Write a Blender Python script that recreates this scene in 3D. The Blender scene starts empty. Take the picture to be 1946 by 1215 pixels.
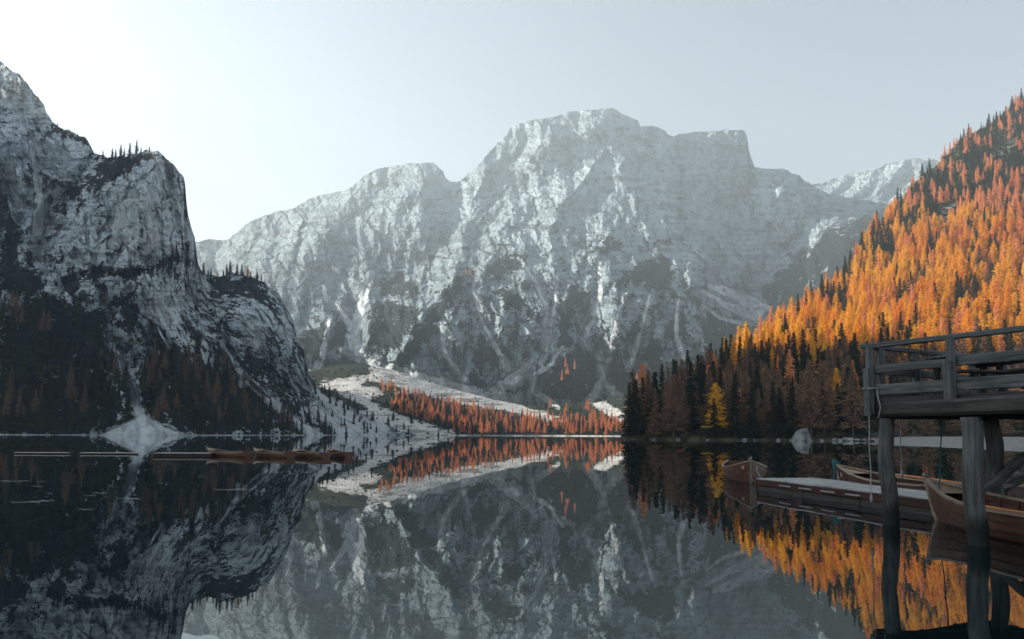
import bpy, bmesh, math, random
import numpy as np
from mathutils import Matrix, Vector, Euler

random.seed(7); RNG = np.random.default_rng(7)
SC = bpy.context.scene
COL = SC.collection
R = math.radians

# ------------------------------------------------------------------ camera
F = 1297.0; CX = 973.0; HORIZON = 826.6; PITCH = R(3.6); ROLL = R(0.25); CAMH = 1.52
PY = HORIZON - F * math.tan(PITCH)
CAMROT = Euler((R(90) + PITCH, 0, 0)).to_matrix() @ Matrix.Rotation(ROLL, 3, 'Z')
cd = bpy.data.cameras.new('camera'); cam = bpy.data.objects.new('camera', cd); COL.objects.link(cam)
cd.sensor_width = 36; cd.sensor_fit = 'HORIZONTAL'; cd.lens = F / 1946 * 36
cd.shift_y = (PY - 607.5) / 1946; cd.clip_start = .1; cd.clip_end = 40000
cam.matrix_world = Matrix.Translation((0, 0, CAMH)) @ CAMROT.to_4x4()
SC.camera = cam
MR = np.array(CAMROT)

# ------------------------------------------------------------------ light
SUN_AZ, SUN_EL = -74.0, 22.0          # degrees, azimuth measured from the view direction, minus = left
SUN_DIR = Vector((math.sin(R(SUN_AZ)) * math.cos(R(SUN_EL)), math.cos(R(SUN_AZ)) * math.cos(R(SUN_EL)), math.sin(R(SUN_EL))))
w = bpy.data.worlds.new('World'); SC.world = w; w.use_nodes = True
nt = w.node_tree; nt.nodes.clear()
sky = nt.nodes.new('ShaderNodeTexSky'); sky.sky_type = 'NISHITA'; sky.sun_disc = False
sky.sun_elevation = R(SUN_EL); sky.sun_rotation = R(SUN_AZ); sky.altitude = 1500
sky.air_density = 1.0; sky.dust_density = 1.2; sky.ozone_density = 1.2
hs = nt.nodes.new('ShaderNodeHueSaturation'); hs.inputs['Saturation'].default_value = .48
bg = nt.nodes.new('ShaderNodeBackground'); bg.inputs[1].default_value = .080
wo = nt.nodes.new('ShaderNodeOutputWorld')
nt.links.new(sky.outputs[0], hs.inputs['Color']); tn = nt.nodes.new('ShaderNodeMix'); tn.data_type = 'RGBA'; tn.blend_type = 'MULTIPLY'; tn.inputs[0].default_value = 1
tn.inputs[7].default_value = (1.0, 1.0, .965, 1); nt.links.new(hs.outputs[0], tn.inputs[6]); nt.links.new(tn.outputs[2], bg.inputs[0]); nt.links.new(bg.outputs[0], wo.inputs[0])
ld = bpy.data.lights.new('sun', 'SUN'); ld.energy = 5.0; ld.angle = R(.5); ld.color = (1, .90, .78)
sun = bpy.data.objects.new('sun', ld); COL.objects.link(sun)
sun.rotation_euler = SUN_DIR.to_track_quat('Z', 'Y').to_euler(); sun.location = (0, 0, 900)
SC.view_settings.view_transform = 'Standard'; SC.view_settings.look = 'None'
SC.view_settings.gamma = 1; SC.view_settings.exposure = 1.6; SC.view_settings.use_curve_mapping = False
SC.cycles.use_denoising = True; SC.cycles.use_adaptive_sampling = False
SC.cycles.max_bounces = 6; SC.cycles.diffuse_bounces = 2; SC.cycles.glossy_bounces = 3
SC.cycles.transmission_bounces = 3; SC.cycles.volume_bounces = 0
SC.cycles.caustics_reflective = False; SC.cycles.caustics_refractive = False

# ------------------------------------------------------------------ helpers
def ray(x, y):
    x = np.asarray(x, float); y = np.asarray(y, float)
    d = np.stack([(x - CX) / F, (PY - y) / F, -np.ones_like(x + y)], -1)
    return d @ MR.T
def p2w(x, y, Y):
    """photo pixel + distance along the view direction -> world point"""
    x, y, Y = np.broadcast_arrays(np.asarray(x, float), np.asarray(y, float), np.asarray(Y, float))
    d = ray(x, y)
    p = d * (Y / d[..., 1])[..., None]
    p[..., 2] += CAMH
    return p
def w2p(P):
    P = np.asarray(P, float) - np.array([0, 0, CAMH])
    q = P @ MR
    return CX + F * q[..., 0] / -q[..., 2], PY - F * q[..., 1] / -q[..., 2]
def lerp_pts(pts, x):
    a = np.array(pts, float); return np.interp(x, a[:, 0], a[:, 1])
def sstep(a, b, x):
    t = np.clip((x - a) / (b - a), 0, 1); return t * t * (3 - 2 * t)

_perm = np.random.default_rng(3).permutation(512)
_perm = np.concatenate([_perm, _perm, _perm])
_grad = np.random.default_rng(4).normal(size=(512, 3)); _grad /= np.linalg.norm(_grad, axis=1)[:, None]; _grad = _grad.astype(np.float32)
def perlin(P):
    sh = P.shape[:-1]; P = P.reshape(-1, 3).astype(np.float32)
    i = np.floor(P).astype(int); f = P - i; i &= 511
    u = f * f * f * (f * (f * 6 - 15) + 10)
    out = 0
    for dx in (0, 1):
        for dy in (0, 1):
            for dz in (0, 1):
                h = _perm[_perm[_perm[(i[:, 0] + dx) & 511] + ((i[:, 1] + dy) & 511)] % 512 + ((i[:, 2] + dz) & 511)] % 512
                g = _grad[h]
                v = g[:, 0] * (f[:, 0] - dx) + g[:, 1] * (f[:, 1] - dy) + g[:, 2] * (f[:, 2] - dz)
                wx = u[:, 0] if dx else 1 - u[:, 0]; wy = u[:, 1] if dy else 1 - u[:, 1]; wz = u[:, 2] if dz else 1 - u[:, 2]
                out = out + v * wx * wy * wz
    return out.reshape(sh) * 1.6
def fbm(P, oct=5, gain=.5, ridged=False):
    s = 0; a = 1; t = 0
    for o in range(oct):
        n = perlin(P * 2.03 ** o + 17.3 * o)
        if ridged: n = 1 - 2 * np.abs(n)
        s = s + a * n; t += a; a *= gain
    return s / t
class TPS:
    """smooth surface through control points (x, y, value)"""
    def __init__(s, pts, lam=1e-3):
        a = np.array(pts, float); s.c = a[:, :2] / 500.; n = len(a)
        K = s.k(s.c, s.c) + lam * np.eye(n); Pm = np.c_[np.ones(n), s.c]
        A = np.zeros((n + 3, n + 3)); A[:n, :n] = K; A[:n, n:] = Pm; A[n:, :n] = Pm.T
        s.w = np.linalg.solve(A, np.r_[np.log(a[:, 2]), 0, 0, 0])
    def k(s, a, b):
        r = np.linalg.norm(a[:, None] - b[None], axis=2); return np.where(r > 0, r * r * np.log(r + 1e-9), 0)
    def __call__(s, x, y, V=None):
        sh = np.shape(x); q = np.c_[np.ravel(x), np.ravel(y)] / 500.
        out = np.empty(len(q))
        for i in range(0, len(q), 40000):
            qq = q[i:i + 40000]
            out[i:i + 40000] = s.k(qq, s.c) @ s.w[:-3] + np.c_[np.ones(len(qq)), qq] @ s.w[-3:]
        return np.exp(out).reshape(sh)
def seg_dist(x, y, line):
    """distance in pixels to a polyline, and the parameter 0..1 along it"""
    best = np.full(np.shape(x), 1e9); par = np.zeros(np.shape(x)); n = len(line) - 1
    for k in range(n):
        (ax, ay), (bx, by) = line[k], line[k + 1]
        dx, dy = bx - ax, by - ay
        t = np.clip(((x - ax) * dx + (y - ay) * dy) / (dx * dx + dy * dy), 0, 1)
        d = np.hypot(x - ax - t * dx, y - ay - t * dy)
        m = d < best; best = np.where(m, d, best); par = np.where(m, (k + t) / n, par)
    return best, par
def in_poly(x, y, poly):
    c = np.zeros(np.shape(x), bool); n = len(poly)
    for i in range(n):
        x1, y1 = poly[i]; x2, y2 = poly[(i + 1) % n]
        if y1 == y2: continue
        c ^= ((y1 > y) != (y2 > y)) & (x < (x2 - x1) * (y - y1) / (y2 - y1) + x1)
    return c
def poly_soft(x, y, poly, soft):
    """1 inside, falling to 0 over `soft` pixels at the border"""
    a = np.array(poly, float); x = np.asarray(x, float); y = np.asarray(y, float); out = np.zeros(x.shape)
    m = (x > a[:, 0].min() - soft) & (x < a[:, 0].max() + soft) & (y > a[:, 1].min() - soft) & (y < a[:, 1].max() + soft)
    if not m.any(): return out
    d, _ = seg_dist(x[m], y[m], list(poly) + [poly[0]])
    out[m] = np.clip(.5 + np.where(in_poly(x[m], y[m], poly), d, -d) / (2 * soft), 0, 1)
    return out
def near_line(x, y, line, reach):
    """like seg_dist, but only within `reach` of the line (far values elsewhere)"""
    a = np.array(line, float); x = np.asarray(x, float); y = np.asarray(y, float)
    d = np.full(x.shape, 1e6); t = np.zeros(x.shape)
    m = (x > a[:, 0].min() - reach) & (x < a[:, 0].max() + reach) & (y > a[:, 1].min() - reach) & (y < a[:, 1].max() + reach)
    if m.any(): d[m], t[m] = seg_dist(x[m], y[m], line)
    return d, t

def mesh_np(name, V, Fc, smooth=True):
    m = bpy.data.meshes.new(name)
    V = np.asarray(V, np.float32).reshape(-1, 3); Fc = np.asarray(Fc, np.int32)
    k = Fc.shape[1]
    m.vertices.add(len(V)); m.vertices.foreach_set('co', V.ravel())
    m.loops.add(Fc.size); m.loops.foreach_set('vertex_index', Fc.ravel())
    m.polygons.add(len(Fc)); m.polygons.foreach_set('loop_start', np.arange(0, Fc.size, k, dtype=np.int32))
    m.polygons.foreach_set('loop_total', np.full(len(Fc), k, np.int32))
    if smooth: m.polygons.foreach_set('use_smooth', np.ones(len(Fc), bool))
    m.update(calc_edges=True); return m
def fattr(m, name, arr):
    a = m.attributes.new(name, 'FLOAT', 'POINT'); a.data.foreach_set('value', np.asarray(arr, np.float32).ravel())
def link(name, mesh, mat=None, parent=None):
    o = bpy.data.objects.new(name, mesh); COL.objects.link(o)
    if mat is not None and mesh is not None and not mesh.materials: mesh.materials.append(mat)
    if parent is not None: o.parent = parent
    return o
def tag(o, label=None, cat=None, group=None, kind=None):
    if label: o['label'] = label
    if cat: o['category'] = cat
    if group: o['group'] = group
    if kind: o['kind'] = kind
    return o
def thing(name, label, cat, loc=(0, 0, 0), rz=0, group=None):
    o = bpy.data.objects.new(name, None); COL.objects.link(o); o.location = loc; o.rotation_euler = (0, 0, rz)
    o.empty_display_size = .2
    return tag(o, label, cat, group)
def copy_tree(o, parent=None):
    c = o.copy(); COL.objects.link(c); c.parent = parent
    for ch in list(o.children): copy_tree(ch, c)
    return c
def grid_faces(nr, nc):
    a = np.arange(nr * nc).reshape(nr, nc)
    return np.stack([a[:-1, :-1], a[:-1, 1:], a[1:, 1:], a[1:, :-1]], -1).reshape(-1, 4)

# ------------------------------------------------------------------ materials
class NT:
    def __init__(s, name):
        s.m = bpy.data.materials.new(name); s.m.use_nodes = True; s.t = s.m.node_tree; s.t.nodes.clear()
        s.out = s.n('ShaderNodeOutputMaterial')
    def n(s, typ, **kw):
        x = s.t.nodes.new(typ)
        for k, v in kw.items():
            if k.startswith('i_'): x.inputs[k[2:].replace('_', ' ')].default_value = v
            else: setattr(x, k, v)
        return x
    def l(s, a, b): s.t.links.new(a, b)
    def noise(s, vec, scale, detail=5, rough=.55, dist=0):
        x = s.n('ShaderNodeTexNoise'); x.inputs['Scale'].default_value = scale; x.inputs['Detail'].default_value = detail
        x.inputs['Roughness'].default_value = rough; x.inputs['Distortion'].default_value = dist
        if vec is not None: s.l(vec, x.inputs['Vector'])
        return x.outputs[0]
    def mapping(s, vec, scale=(1, 1, 1), rot=(0, 0, 0), loc=(0, 0, 0)):
        x = s.n('ShaderNodeMapping'); x.inputs['Scale'].default_value = scale; x.inputs['Rotation'].default_value = rot
        x.inputs['Location'].default_value = loc
        s.l(vec, x.inputs['Vector']); return x.outputs[0]
    def math(s, op, a, b=None, clamp=False):
        x = s.n('ShaderNodeMath', operation=op, use_clamp=clamp)
        for i, v in enumerate((a, b)):
            if v is None: continue
            if isinstance(v, (int, float)): x.inputs[i].default_value = v
            else: s.l(v, x.inputs[i])
        return x.outputs[0]
    def ramp(s, fac, a, b):
        x = s.n('ShaderNodeMapRange', interpolation_type='SMOOTHSTEP'); s.l(fac, x.inputs['Value'])
        x.inputs['From Min'].default_value = a; x.inputs['From Max'].default_value = b
        return x.outputs['Result']
    def mix(s, fac, a, b, blend='MIX'):
        x = s.n('ShaderNodeMix', data_type='RGBA', blend_type=blend)
        if isinstance(fac, (int, float)): x.inputs['Factor'].default_value = fac
        else: s.l(fac, x.inputs['Factor'])
        for nm, v in (('A', a), ('B', b)):
            sk = [q for q in x.inputs if q.name == nm and q.type == 'RGBA'][0]
            if isinstance(v, tuple): sk.default_value = (*v, 1) if len(v) == 3 else v
            else: s.l(v, sk)
        return [q for q in x.outputs if q.type == 'RGBA'][0]
    def attr(s, name): return s.n('ShaderNodeAttribute', attribute_name=name).outputs['Fac']
    def pos(s): return s.n('ShaderNodeNewGeometry').outputs['Position']
    def obj(s): return s.n('ShaderNodeTexCoord').outputs['Object']
    def bump(s, h, dist, strength=1.0):
        x = s.n('ShaderNodeBump'); x.inputs['Distance'].default_value = dist; x.inputs['Strength'].default_value = strength
        s.l(h, x.inputs['Height']); return x.outputs[0]
    def bsdf(s, col, rough=.8, normal=None, spec=.3):
        x = s.n('ShaderNodeBsdfPrincipled'); x.inputs['Specular IOR Level'].default_value = spec
        if isinstance(rough, (int, float)): x.inputs['Roughness'].default_value = rough
        else: s.l(rough, x.inputs['Roughness'])
        if isinstance(col, tuple): x.inputs['Base Color'].default_value = (*col, 1)
        else: s.l(col, x.inputs['Base Color'])
        if normal is not None: s.l(normal, x.inputs['Normal'])
        s.l(x.outputs[0], s.out.inputs['Surface']); return x

def rock_mat(name, s, pale, mid, dark, veg1, veg2, scree, bump_d):
    """bedded limestone: s = size of the main features in metres"""
    t = NT(name); p = t.n('ShaderNodeAttribute', attribute_name='face').outputs['Vector']
    big = t.noise(p, .30 / s, 4, .5, .3)
    bed = t.noise(t.mapping(p, (.32, .32, 2.4), (R(8), R(-6), 0)), 1.5 / s, 4, .5, .25)
    bed2 = t.noise(t.mapping(p, (.22, .22, 3.0), (R(-5), R(7), 0), (9, 4, 2)), 3.2 / s, 3, .5, .2)
    vert = t.noise(t.mapping(p, (1.9, 1.9, .26)), 1.6 / s, 5, .52, .35)
    fine = t.noise(t.mapping(p, (1.3, 1.3, .8)), 3.6 / s, 5, .55, .3)
    grit = t.noise(t.mapping(p, (1, 1, 1.3)), 10 / s, 4, .55)
    c = t.mix(t.ramp(big, .38, .62), mid, pale)
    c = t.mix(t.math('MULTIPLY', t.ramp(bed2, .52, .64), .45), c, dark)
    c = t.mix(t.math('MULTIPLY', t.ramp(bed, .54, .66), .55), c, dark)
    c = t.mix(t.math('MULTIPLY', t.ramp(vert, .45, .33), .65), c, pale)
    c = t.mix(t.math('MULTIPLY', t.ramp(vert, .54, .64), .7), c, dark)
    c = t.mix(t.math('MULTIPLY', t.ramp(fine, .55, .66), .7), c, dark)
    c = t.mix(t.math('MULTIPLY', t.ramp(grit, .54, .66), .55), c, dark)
    sc = t.attr('scree'); scm = t.ramp(t.math('ADD', sc, t.math('MULTIPLY', t.math('SUBTRACT', vert, .5), 1.1)), .4, .6)
    sc2 = t.mix(t.math('MULTIPLY', t.ramp(fine, .4, .65), .5), scree, mid)
    sc2 = t.mix(t.math('MULTIPLY', t.ramp(vert, .5, .62), .35), sc2, dark)
    c = t.mix(scm, c, sc2)
    vg = t.attr('veg')
    vn = t.math('ADD', t.math('MULTIPLY', t.math('SUBTRACT', t.noise(p, 1.5 / s, 7, .6, .5), .5), 2.2), vg)
    vn = t.math('ADD', vn, t.math('MULTIPLY', t.math('SUBTRACT', vert, .5), 1.3))
    vn = t.math('ADD', vn, t.math('MULTIPLY', t.math('SUBTRACT', fine, .5), 1.6)); vn = t.math('ADD', vn, t.math('MULTIPLY', t.math('SUBTRACT', grit, .5), 1.4))
    vm = t.ramp(vn, .48, .56)
    vcol = t.mix(t.ramp(t.noise(p, 12 / s, 4), .38, .62), veg1, veg2)
    c = t.mix(vm, c, vcol)
    h = t.math('ADD', t.math('MULTIPLY', bed, .6), t.math('ADD', t.math('MULTIPLY', vert, 1.0), t.math('MULTIPLY', fine, .8)))
    h = t.math('ADD', h, t.math('MULTIPLY', grit, .25))
    h = t.math('MULTIPLY', h, t.math('SUBTRACT', 1.0, t.math('MULTIPLY', scm, .75)))
    h = t.math('ADD', h, t.math('MULTIPLY', vm, t.math('MULTIPLY', t.noise(p, 14 / s, 3), .5)))
    t.bsdf(c, .9, t.bump(h, bump_d), .15)
    return t.m

M = {}
M['rock_far'] = rock_mat('mountain_rock', 60, (.30, .37, .405), (.215, .27, .30), (.055, .075, .087), (.004, .011, .013), (.011, .019, .020), (.54, .575, .59), 14)
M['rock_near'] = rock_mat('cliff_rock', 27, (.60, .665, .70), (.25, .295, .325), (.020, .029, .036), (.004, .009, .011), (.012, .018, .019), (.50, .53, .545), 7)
def ground_mat():
    t = NT('hill_ground'); p = t.pos()
    n1 = t.noise(p, .03, 6); n2 = t.noise(p, .35, 5, .65)
    c = t.mix(t.ramp(n2, .35, .65), (.030, .030, .018), (.085, .075, .045))
    c = t.mix(t.math('MULTIPLY', t.ramp(n1, .45, .62), .5), c, (.06, .075, .05))
    c = t.mix(t.ramp(t.math('ADD', t.attr('scree'), t.math('SUBTRACT', n2, .5)), .45, .6), c, (.20, .20, .195))
    t.bsdf(c, .95, t.bump(n2, 1.2), .1); return t.m
M['hill'] = ground_mat()
def valley_mat():
    t = NT('valley_ground'); p = t.pos(); f_ = t.n('ShaderNodeAttribute', attribute_name='face').outputs['Vector']
    n1 = t.noise(p, .012, 6, .6); n2 = t.noise(p, .06, 5, .55)
    n3 = t.noise(t.mapping(f_, (.35, 1, 3.2), (0, R(17), 0)), .045, 5, .55, .5); n4 = t.noise(t.mapping(f_, (1, 1, 2)), .22, 4, .6)
    g = t.mix(t.ramp(n4, .4, .6), (.018, .026, .019), (.06, .068, .045))
    s_ = t.mix(t.ramp(n4, .42, .62), (.74, .71, .67), (.42, .42, .40))
    s_ = t.mix(t.math('MULTIPLY', t.ramp(n3, .52, .6), .75), s_, (.16, .165, .14))
    s_ = t.mix(t.math('MULTIPLY', t.ramp(n3, .46, .36), .6), s_, (.80, .78, .75))
    f = t.ramp(t.math('ADD', t.attr('scree'), t.math('ADD', t.math('MULTIPLY', t.math('SUBTRACT', n1, .5), 1.0), t.math('MULTIPLY', t.math('SUBTRACT', n3, .5), 1.4))), .42, .56)
    t.bsdf(t.mix(f, g, s_), .95, t.bump(t.math('ADD', n4, n3), 3.0), .1); return t.m
M['valley'] = valley_mat()
def gravel_mat():
    t = NT('gravel'); p = t.pos()
    n1 = t.noise(p, .25, 5); n2 = t.noise(p, 2.2, 6, .7)
    v = t.n('ShaderNodeTexVoronoi'); v.inputs['Scale'].default_value = 1.6; t.l(p, v.inputs['Vector'])
    c = t.mix(t.ramp(n2, .35, .65), (.15, .15, .15), (.30, .30, .295))
    c = t.mix(t.math('MULTIPLY', t.ramp(n1, .5, .65), .6), c, (.12, .12, .115))
    t.bsdf(c, .95, t.bump(t.math('ADD', v.outputs['Distance'], n2), .15), .15); return t.m
M['gravel'] = gravel_mat()
def stone_mat():
    t = NT('boulder_stone'); p = t.pos()
    n1 = t.noise(p, .5, 7, .65); n2 = t.noise(p, 2.5, 6, .7, .5)
    c = t.mix(t.ramp(n1, .35, .62), (.10, .107, .112), (.27, .28, .285)); c = t.mix(t.math('MULTIPLY', t.ramp(n2, .52, .68), .6), c, (.09, .095, .09))
    t.bsdf(c, .9, t.bump(n2, .3), .2); return t.m
M['stone'] = stone_mat()
def water_mat():
    t = NT('lake_water'); p = t.pos()
    n = t.noise(t.mapping(p, (.5, .5, 1)), 1.1, 3, .5)
    n2 = t.noise(t.mapping(p, (.02, .05, 1)), 1.0, 3, .5)
    h = t.math('MULTIPLY', n, t.ramp(n2, .35, .75))
    b = t.bump(h, .0028)
    x = t.bsdf((.004, .010, .012), .0, b, .5); x.inputs['IOR'].default_value = 2.0
    x.inputs['Specular Tint'].default_value = (.74, .97, 1, 1)
    return t.m
M['water'] = water_mat()
def wood_mat(name, a, b, c_, scale=1.0, rough=.8, wet=False):
    """weathered timber: grain runs along the piece's own x axis"""
    t = NT(name); p = t.obj()
    rnd = t.n('ShaderNodeObjectInfo').outputs['Random']
    off = t.n('ShaderNodeVectorMath', operation='ADD'); t.l(p, off.inputs[0])
    cv = t.n('ShaderNodeCombineXYZ'); t.l(t.math('MULTIPLY', rnd, 37.0), cv.inputs[0]); t.l(t.math('MULTIPLY', rnd, 11.0), cv.inputs[1]); t.l(cv.outputs[0], off.inputs[1])
    q = off.outputs[0]
    g = t.noise(t.mapping(q, (1.2, 26, 26)), scale, 6, .65, .3); g2 = t.noise(t.mapping(q, (.8, 7, 7)), scale, 5, .6, .6); n = t.noise(q, 2.2 * scale, 5)
    c = t.mix(t.ramp(g, .36, .64), a, b); c = t.mix(t.math('MULTIPLY', t.ramp(g2, .5, .66), .75), c, c_)
    c = t.mix(t.math('MULTIPLY', t.ramp(n, .52, .7), .5), c, c_)
    c = t.mix(t.math('MULTIPLY', rnd, .35), c, b)
    if wet:                                                   # dark algae stain above the water line
        z_ = t.n('ShaderNodeSeparateXYZ'); t.l(t.pos(), z_.inputs[0])
        c = t.mix(t.ramp(t.math('ADD', z_.outputs[2], t.math('MULTIPLY', g2, .5)), .75, .45), c, (.012, .017, .014))
    t.bsdf(c, rough, t.bump(t.math('ADD', g, g2), .02 if wet else .012), .3); return t.m
M['grey_wood'] = wood_mat('weathered_grey_wood', (.048, .054, .058), (.125, .136, .142), (.016, .018, .020))
M['dark_wood'] = wood_mat('dark_beam_wood', (.028, .026, .025), (.06, .056, .052), (.014, .014, .014))
M['post_wood'] = wood_mat('bark_stripped_post', (.038, .041, .042), (.115, .122, .122), (.012, .013, .014), .8, .8, True)
M['deck_wood'] = wood_mat('pale_deck_boards', (.20, .21, .215), (.36, .37, .375), (.10, .105, .11))
M['hull_wood'] = wood_mat('varnished_hull_wood', (.062, .026, .016), (.13, .056, .035), (.026, .012, .009), .7, .42)
M['hull_dark'] = wood_mat('dark_red_hull_wood', (.034, .015, .012), (.068, .030, .023), (.014, .008, .007), .7, .45)
M['rim_wood'] = wood_mat('pale_gunwale_wood', (.17, .13, .10), (.28, .225, .18), (.09, .065, .05), .8, .5)
M['inner_wood'] = wood_mat('boat_inside_wood', (.20, .13, .085), (.33, .23, .155), (.10, .06, .04), .8, .6)
M['oar_wood'] = wood_mat('orange_oar_wood', (.42, .15, .05), (.55, .22, .08), (.25, .09, .04), 1, .5)
def plain(name, col, rough=.7, spec=.3):
    t = NT(name); p = t.obj(); n = t.noise(p, 9, 4)
    c = t.mix(t.math('MULTIPLY', t.ramp(n, .35, .7), .35), col, tuple(v * .55 for v in col)); t.bsdf(c, rough, t.bump(n, .01), spec); return t.m
M['rope'] = plain('grey_rope', (.27, .28, .28)); M['teal'] = plain('teal_rope', (.015, .10, .12)); M['paint'] = plain('white_paint', (.7, .7, .68))
M['iron'] = plain('rusty_iron', (.05, .045, .04)); M['cloth_a'] = plain('pale_cloth', (.5, .52, .53)); M['cloth_b'] = plain('dark_cloth', (.05, .07, .1)); M['skin'] = plain('skin', (.45, .28, .2)); M['float'] = plain('pale_float', (.36, .36, .34))
def leaf_mat(name, cols, trans, nscale=.22):
    t = NT(name); p = t.pos(); rnd = t.n('ShaderNodeObjectInfo').outputs['Random']
    big = t.noise(p, .014, 3); cl = t.noise(p, nscale * 2.2, 4)
    c = t.mix(t.ramp(rnd, .0, 1.0), cols[0], cols[1])
    c = t.mix(t.math('MULTIPLY', t.ramp(big, .42, .62), .65), c, cols[2])
    c = t.mix(t.math('MULTIPLY', t.ramp(cl, .45, .68), .5), c, cols[3])
    d = t.n('ShaderNodeBsdfDiffuse'); tr = t.n('ShaderNodeBsdfTranslucent'); mx = t.n('ShaderNodeMixShader'); mx.inputs[0].default_value = trans
    t.l(c, d.inputs[0]); t.l(c, tr.inputs[0]); t.l(d.outputs[0], mx.inputs[1]); t.l(tr.outputs[0], mx.inputs[2]); t.l(mx.outputs[0], t.out.inputs[0]); return t.m
M['larch'] = leaf_mat('larch_needles', [(.92, .52, .06), (.88, .36, .05), (.95, .60, .075), (.68, .27, .04)], .5)
M['rust'] = leaf_mat('rust_larch_needles', [(.86, .40, .19), (.82, .32, .15), (.90, .45, .20), (.62, .25, .12)], .5)
M['brown'] = leaf_mat('brown_shade_larch_needles', [(.25, .15, .10), (.19, .115, .085), (.29, .185, .12), (.13, .085, .065)], .3)  # faded larches; low on the right hill the dull tone paints shade
M['spruce'] = leaf_mat('spruce_needles', [(.020, .030, .020), (.035, .045, .026), (.016, .024, .018), (.05, .055, .03)], .12)
M['shrub'] = leaf_mat('shrub_leaves', [(.05, .06, .035), (.09, .085, .045), (.035, .045, .028), (.16, .12, .06)], .2)
M['bark'] = plain('tree_bark', (.09, .07, .055), .95, .1)

# ------------------------------------------------------------------ terrain reliefs
def build_relief(name, xs, ytop, ybase, Dfun, nr, disp, masks, mat, back=(600, .9), rough_top=2.0, vpow=1.0, shade_plateau=None):
    """a mountain: columns run from its foot up to its crest and down its far side; every vertex has its own real distance"""
    nc = len(xs); v = np.linspace(0, 1, nr) ** vpow
    yt = ytop + rough_top * fbm(np.stack([xs / 16., xs * 0 + 5.5, xs * 0], -1), 5, .62)
    X = np.broadcast_to(xs[None], (nr, nc)); Yp = ybase[None] + (yt - ybase)[None] * v[:, None]
    V = np.broadcast_to(v[:, None], (nr, nc))
    D = Dfun(X, Yp, V)
    Dm = float(np.median(D))
    T = np.stack([(X - CX) / F * Dm, D * .45, (HORIZON - Yp) / F * Dm], -1)       # metres across and up the face: follows the wall like a UV map
    P = p2w(X, Yp, D)
    D = D + disp(T, X, Yp, V, D)
    P = p2w(X, Yp, D)
    mk = {k: f(P, X, Yp, V) for k, f in masks.items()}
    foot = P[:1].copy(); foot[..., 2] -= 12
    top = P[-1]; hd = top[:, :2] / np.linalg.norm(top[:, :2], axis=1)[:, None]
    nb = 8; rows = []
    for k in range(1, nb + 1):
        q = top.copy(); q[:, :2] += hd * (back[0] * k / nb)
        q[:, 2] = top[:, 2] + (-15 - top[:, 2]) * (k / nb) ** back[1]
        if shade_plateau is not None:  # unseen ground behind the crest, shaped to throw shade on the valley
            d_ = 900. * k / nb; r_ = np.linalg.norm(top[:, :2], axis=1); g_ = shade_plateau(xs); q2 = top.copy(); q2[:, :2] += hd * d_
            q2[:, 2] = np.where(d_ < 460, top[:, 2] - .32 * d_ * sstep(360, 400, xs), top[:, 2] + (-15 - top[:, 2]) * max(0, (d_ - 300) / 600)); q = q * (1 - g_)[:, None] + q2 * g_[:, None]
        rows.append(q[None])
    A = np.concatenate([foot, P] + rows, 0)
    m = mesh_np(name, A, grid_faces(A.shape[0], nc))
    tc = m.attributes.new('face', 'FLOAT_VECTOR', 'POINT'); tc.data.foreach_set('vector', np.concatenate([T[:1], T] + [T[-1:]] * nb, 0).astype(np.float32).ravel())
    for k, a in mk.items():
        fattr(m, k, np.concatenate([a[:1], a] + [a[-1:]] * nb, 0))
    o = link(name, m, mat); tag(o, kind='structure')
    return o, X, Yp, P

def ridges(X, Y, spec):
    s = 0
    for line, width, amt in spec:
        d, t = near_line(X, Y, line, width)
        s = s + amt * np.clip(1 - d / width, 0, 1) ** 1.2 * np.clip(np.minimum(t * 6 + .3, (1 - t) * 3 + .25), 0, 1)
    return s

# --- the great mountain at the head of the lake
MT_SKY = [(300, 470), (370, 461), (400, 455), (435, 456), (455, 437), (475, 421), (500, 412), (520, 404), (560, 394), (590, 378), (620, 368), (660, 362), (672, 352), (690, 336), (715, 322), (745, 316), (770, 312), (800, 310), (822, 309), (832, 318), (842, 326), (847, 338), (857, 346), (868, 347), (885, 334), (905, 318), (930, 290), (950, 268), (963, 258), (970, 244), (985, 236), (1010, 229), (1040, 224), (1055, 221), (1075, 214), (1110, 209), (1140, 207), (1165, 206), (1178, 214), (1200, 224), (1212, 230), (1217, 240), (1237, 240), (1262, 247), (1270, 256), (1280, 260), (1292, 254), (1330, 251), (1385, 247), (1414, 248), (1420, 262), (1423, 285), (1430, 306), (1434, 317), (1460, 321), (1484, 320), (1497, 322), (1504, 331), (1520, 334), (1528, 343), (1545, 352), (1580, 372), (1640, 380), (1720, 395), (1850, 420)]
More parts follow.
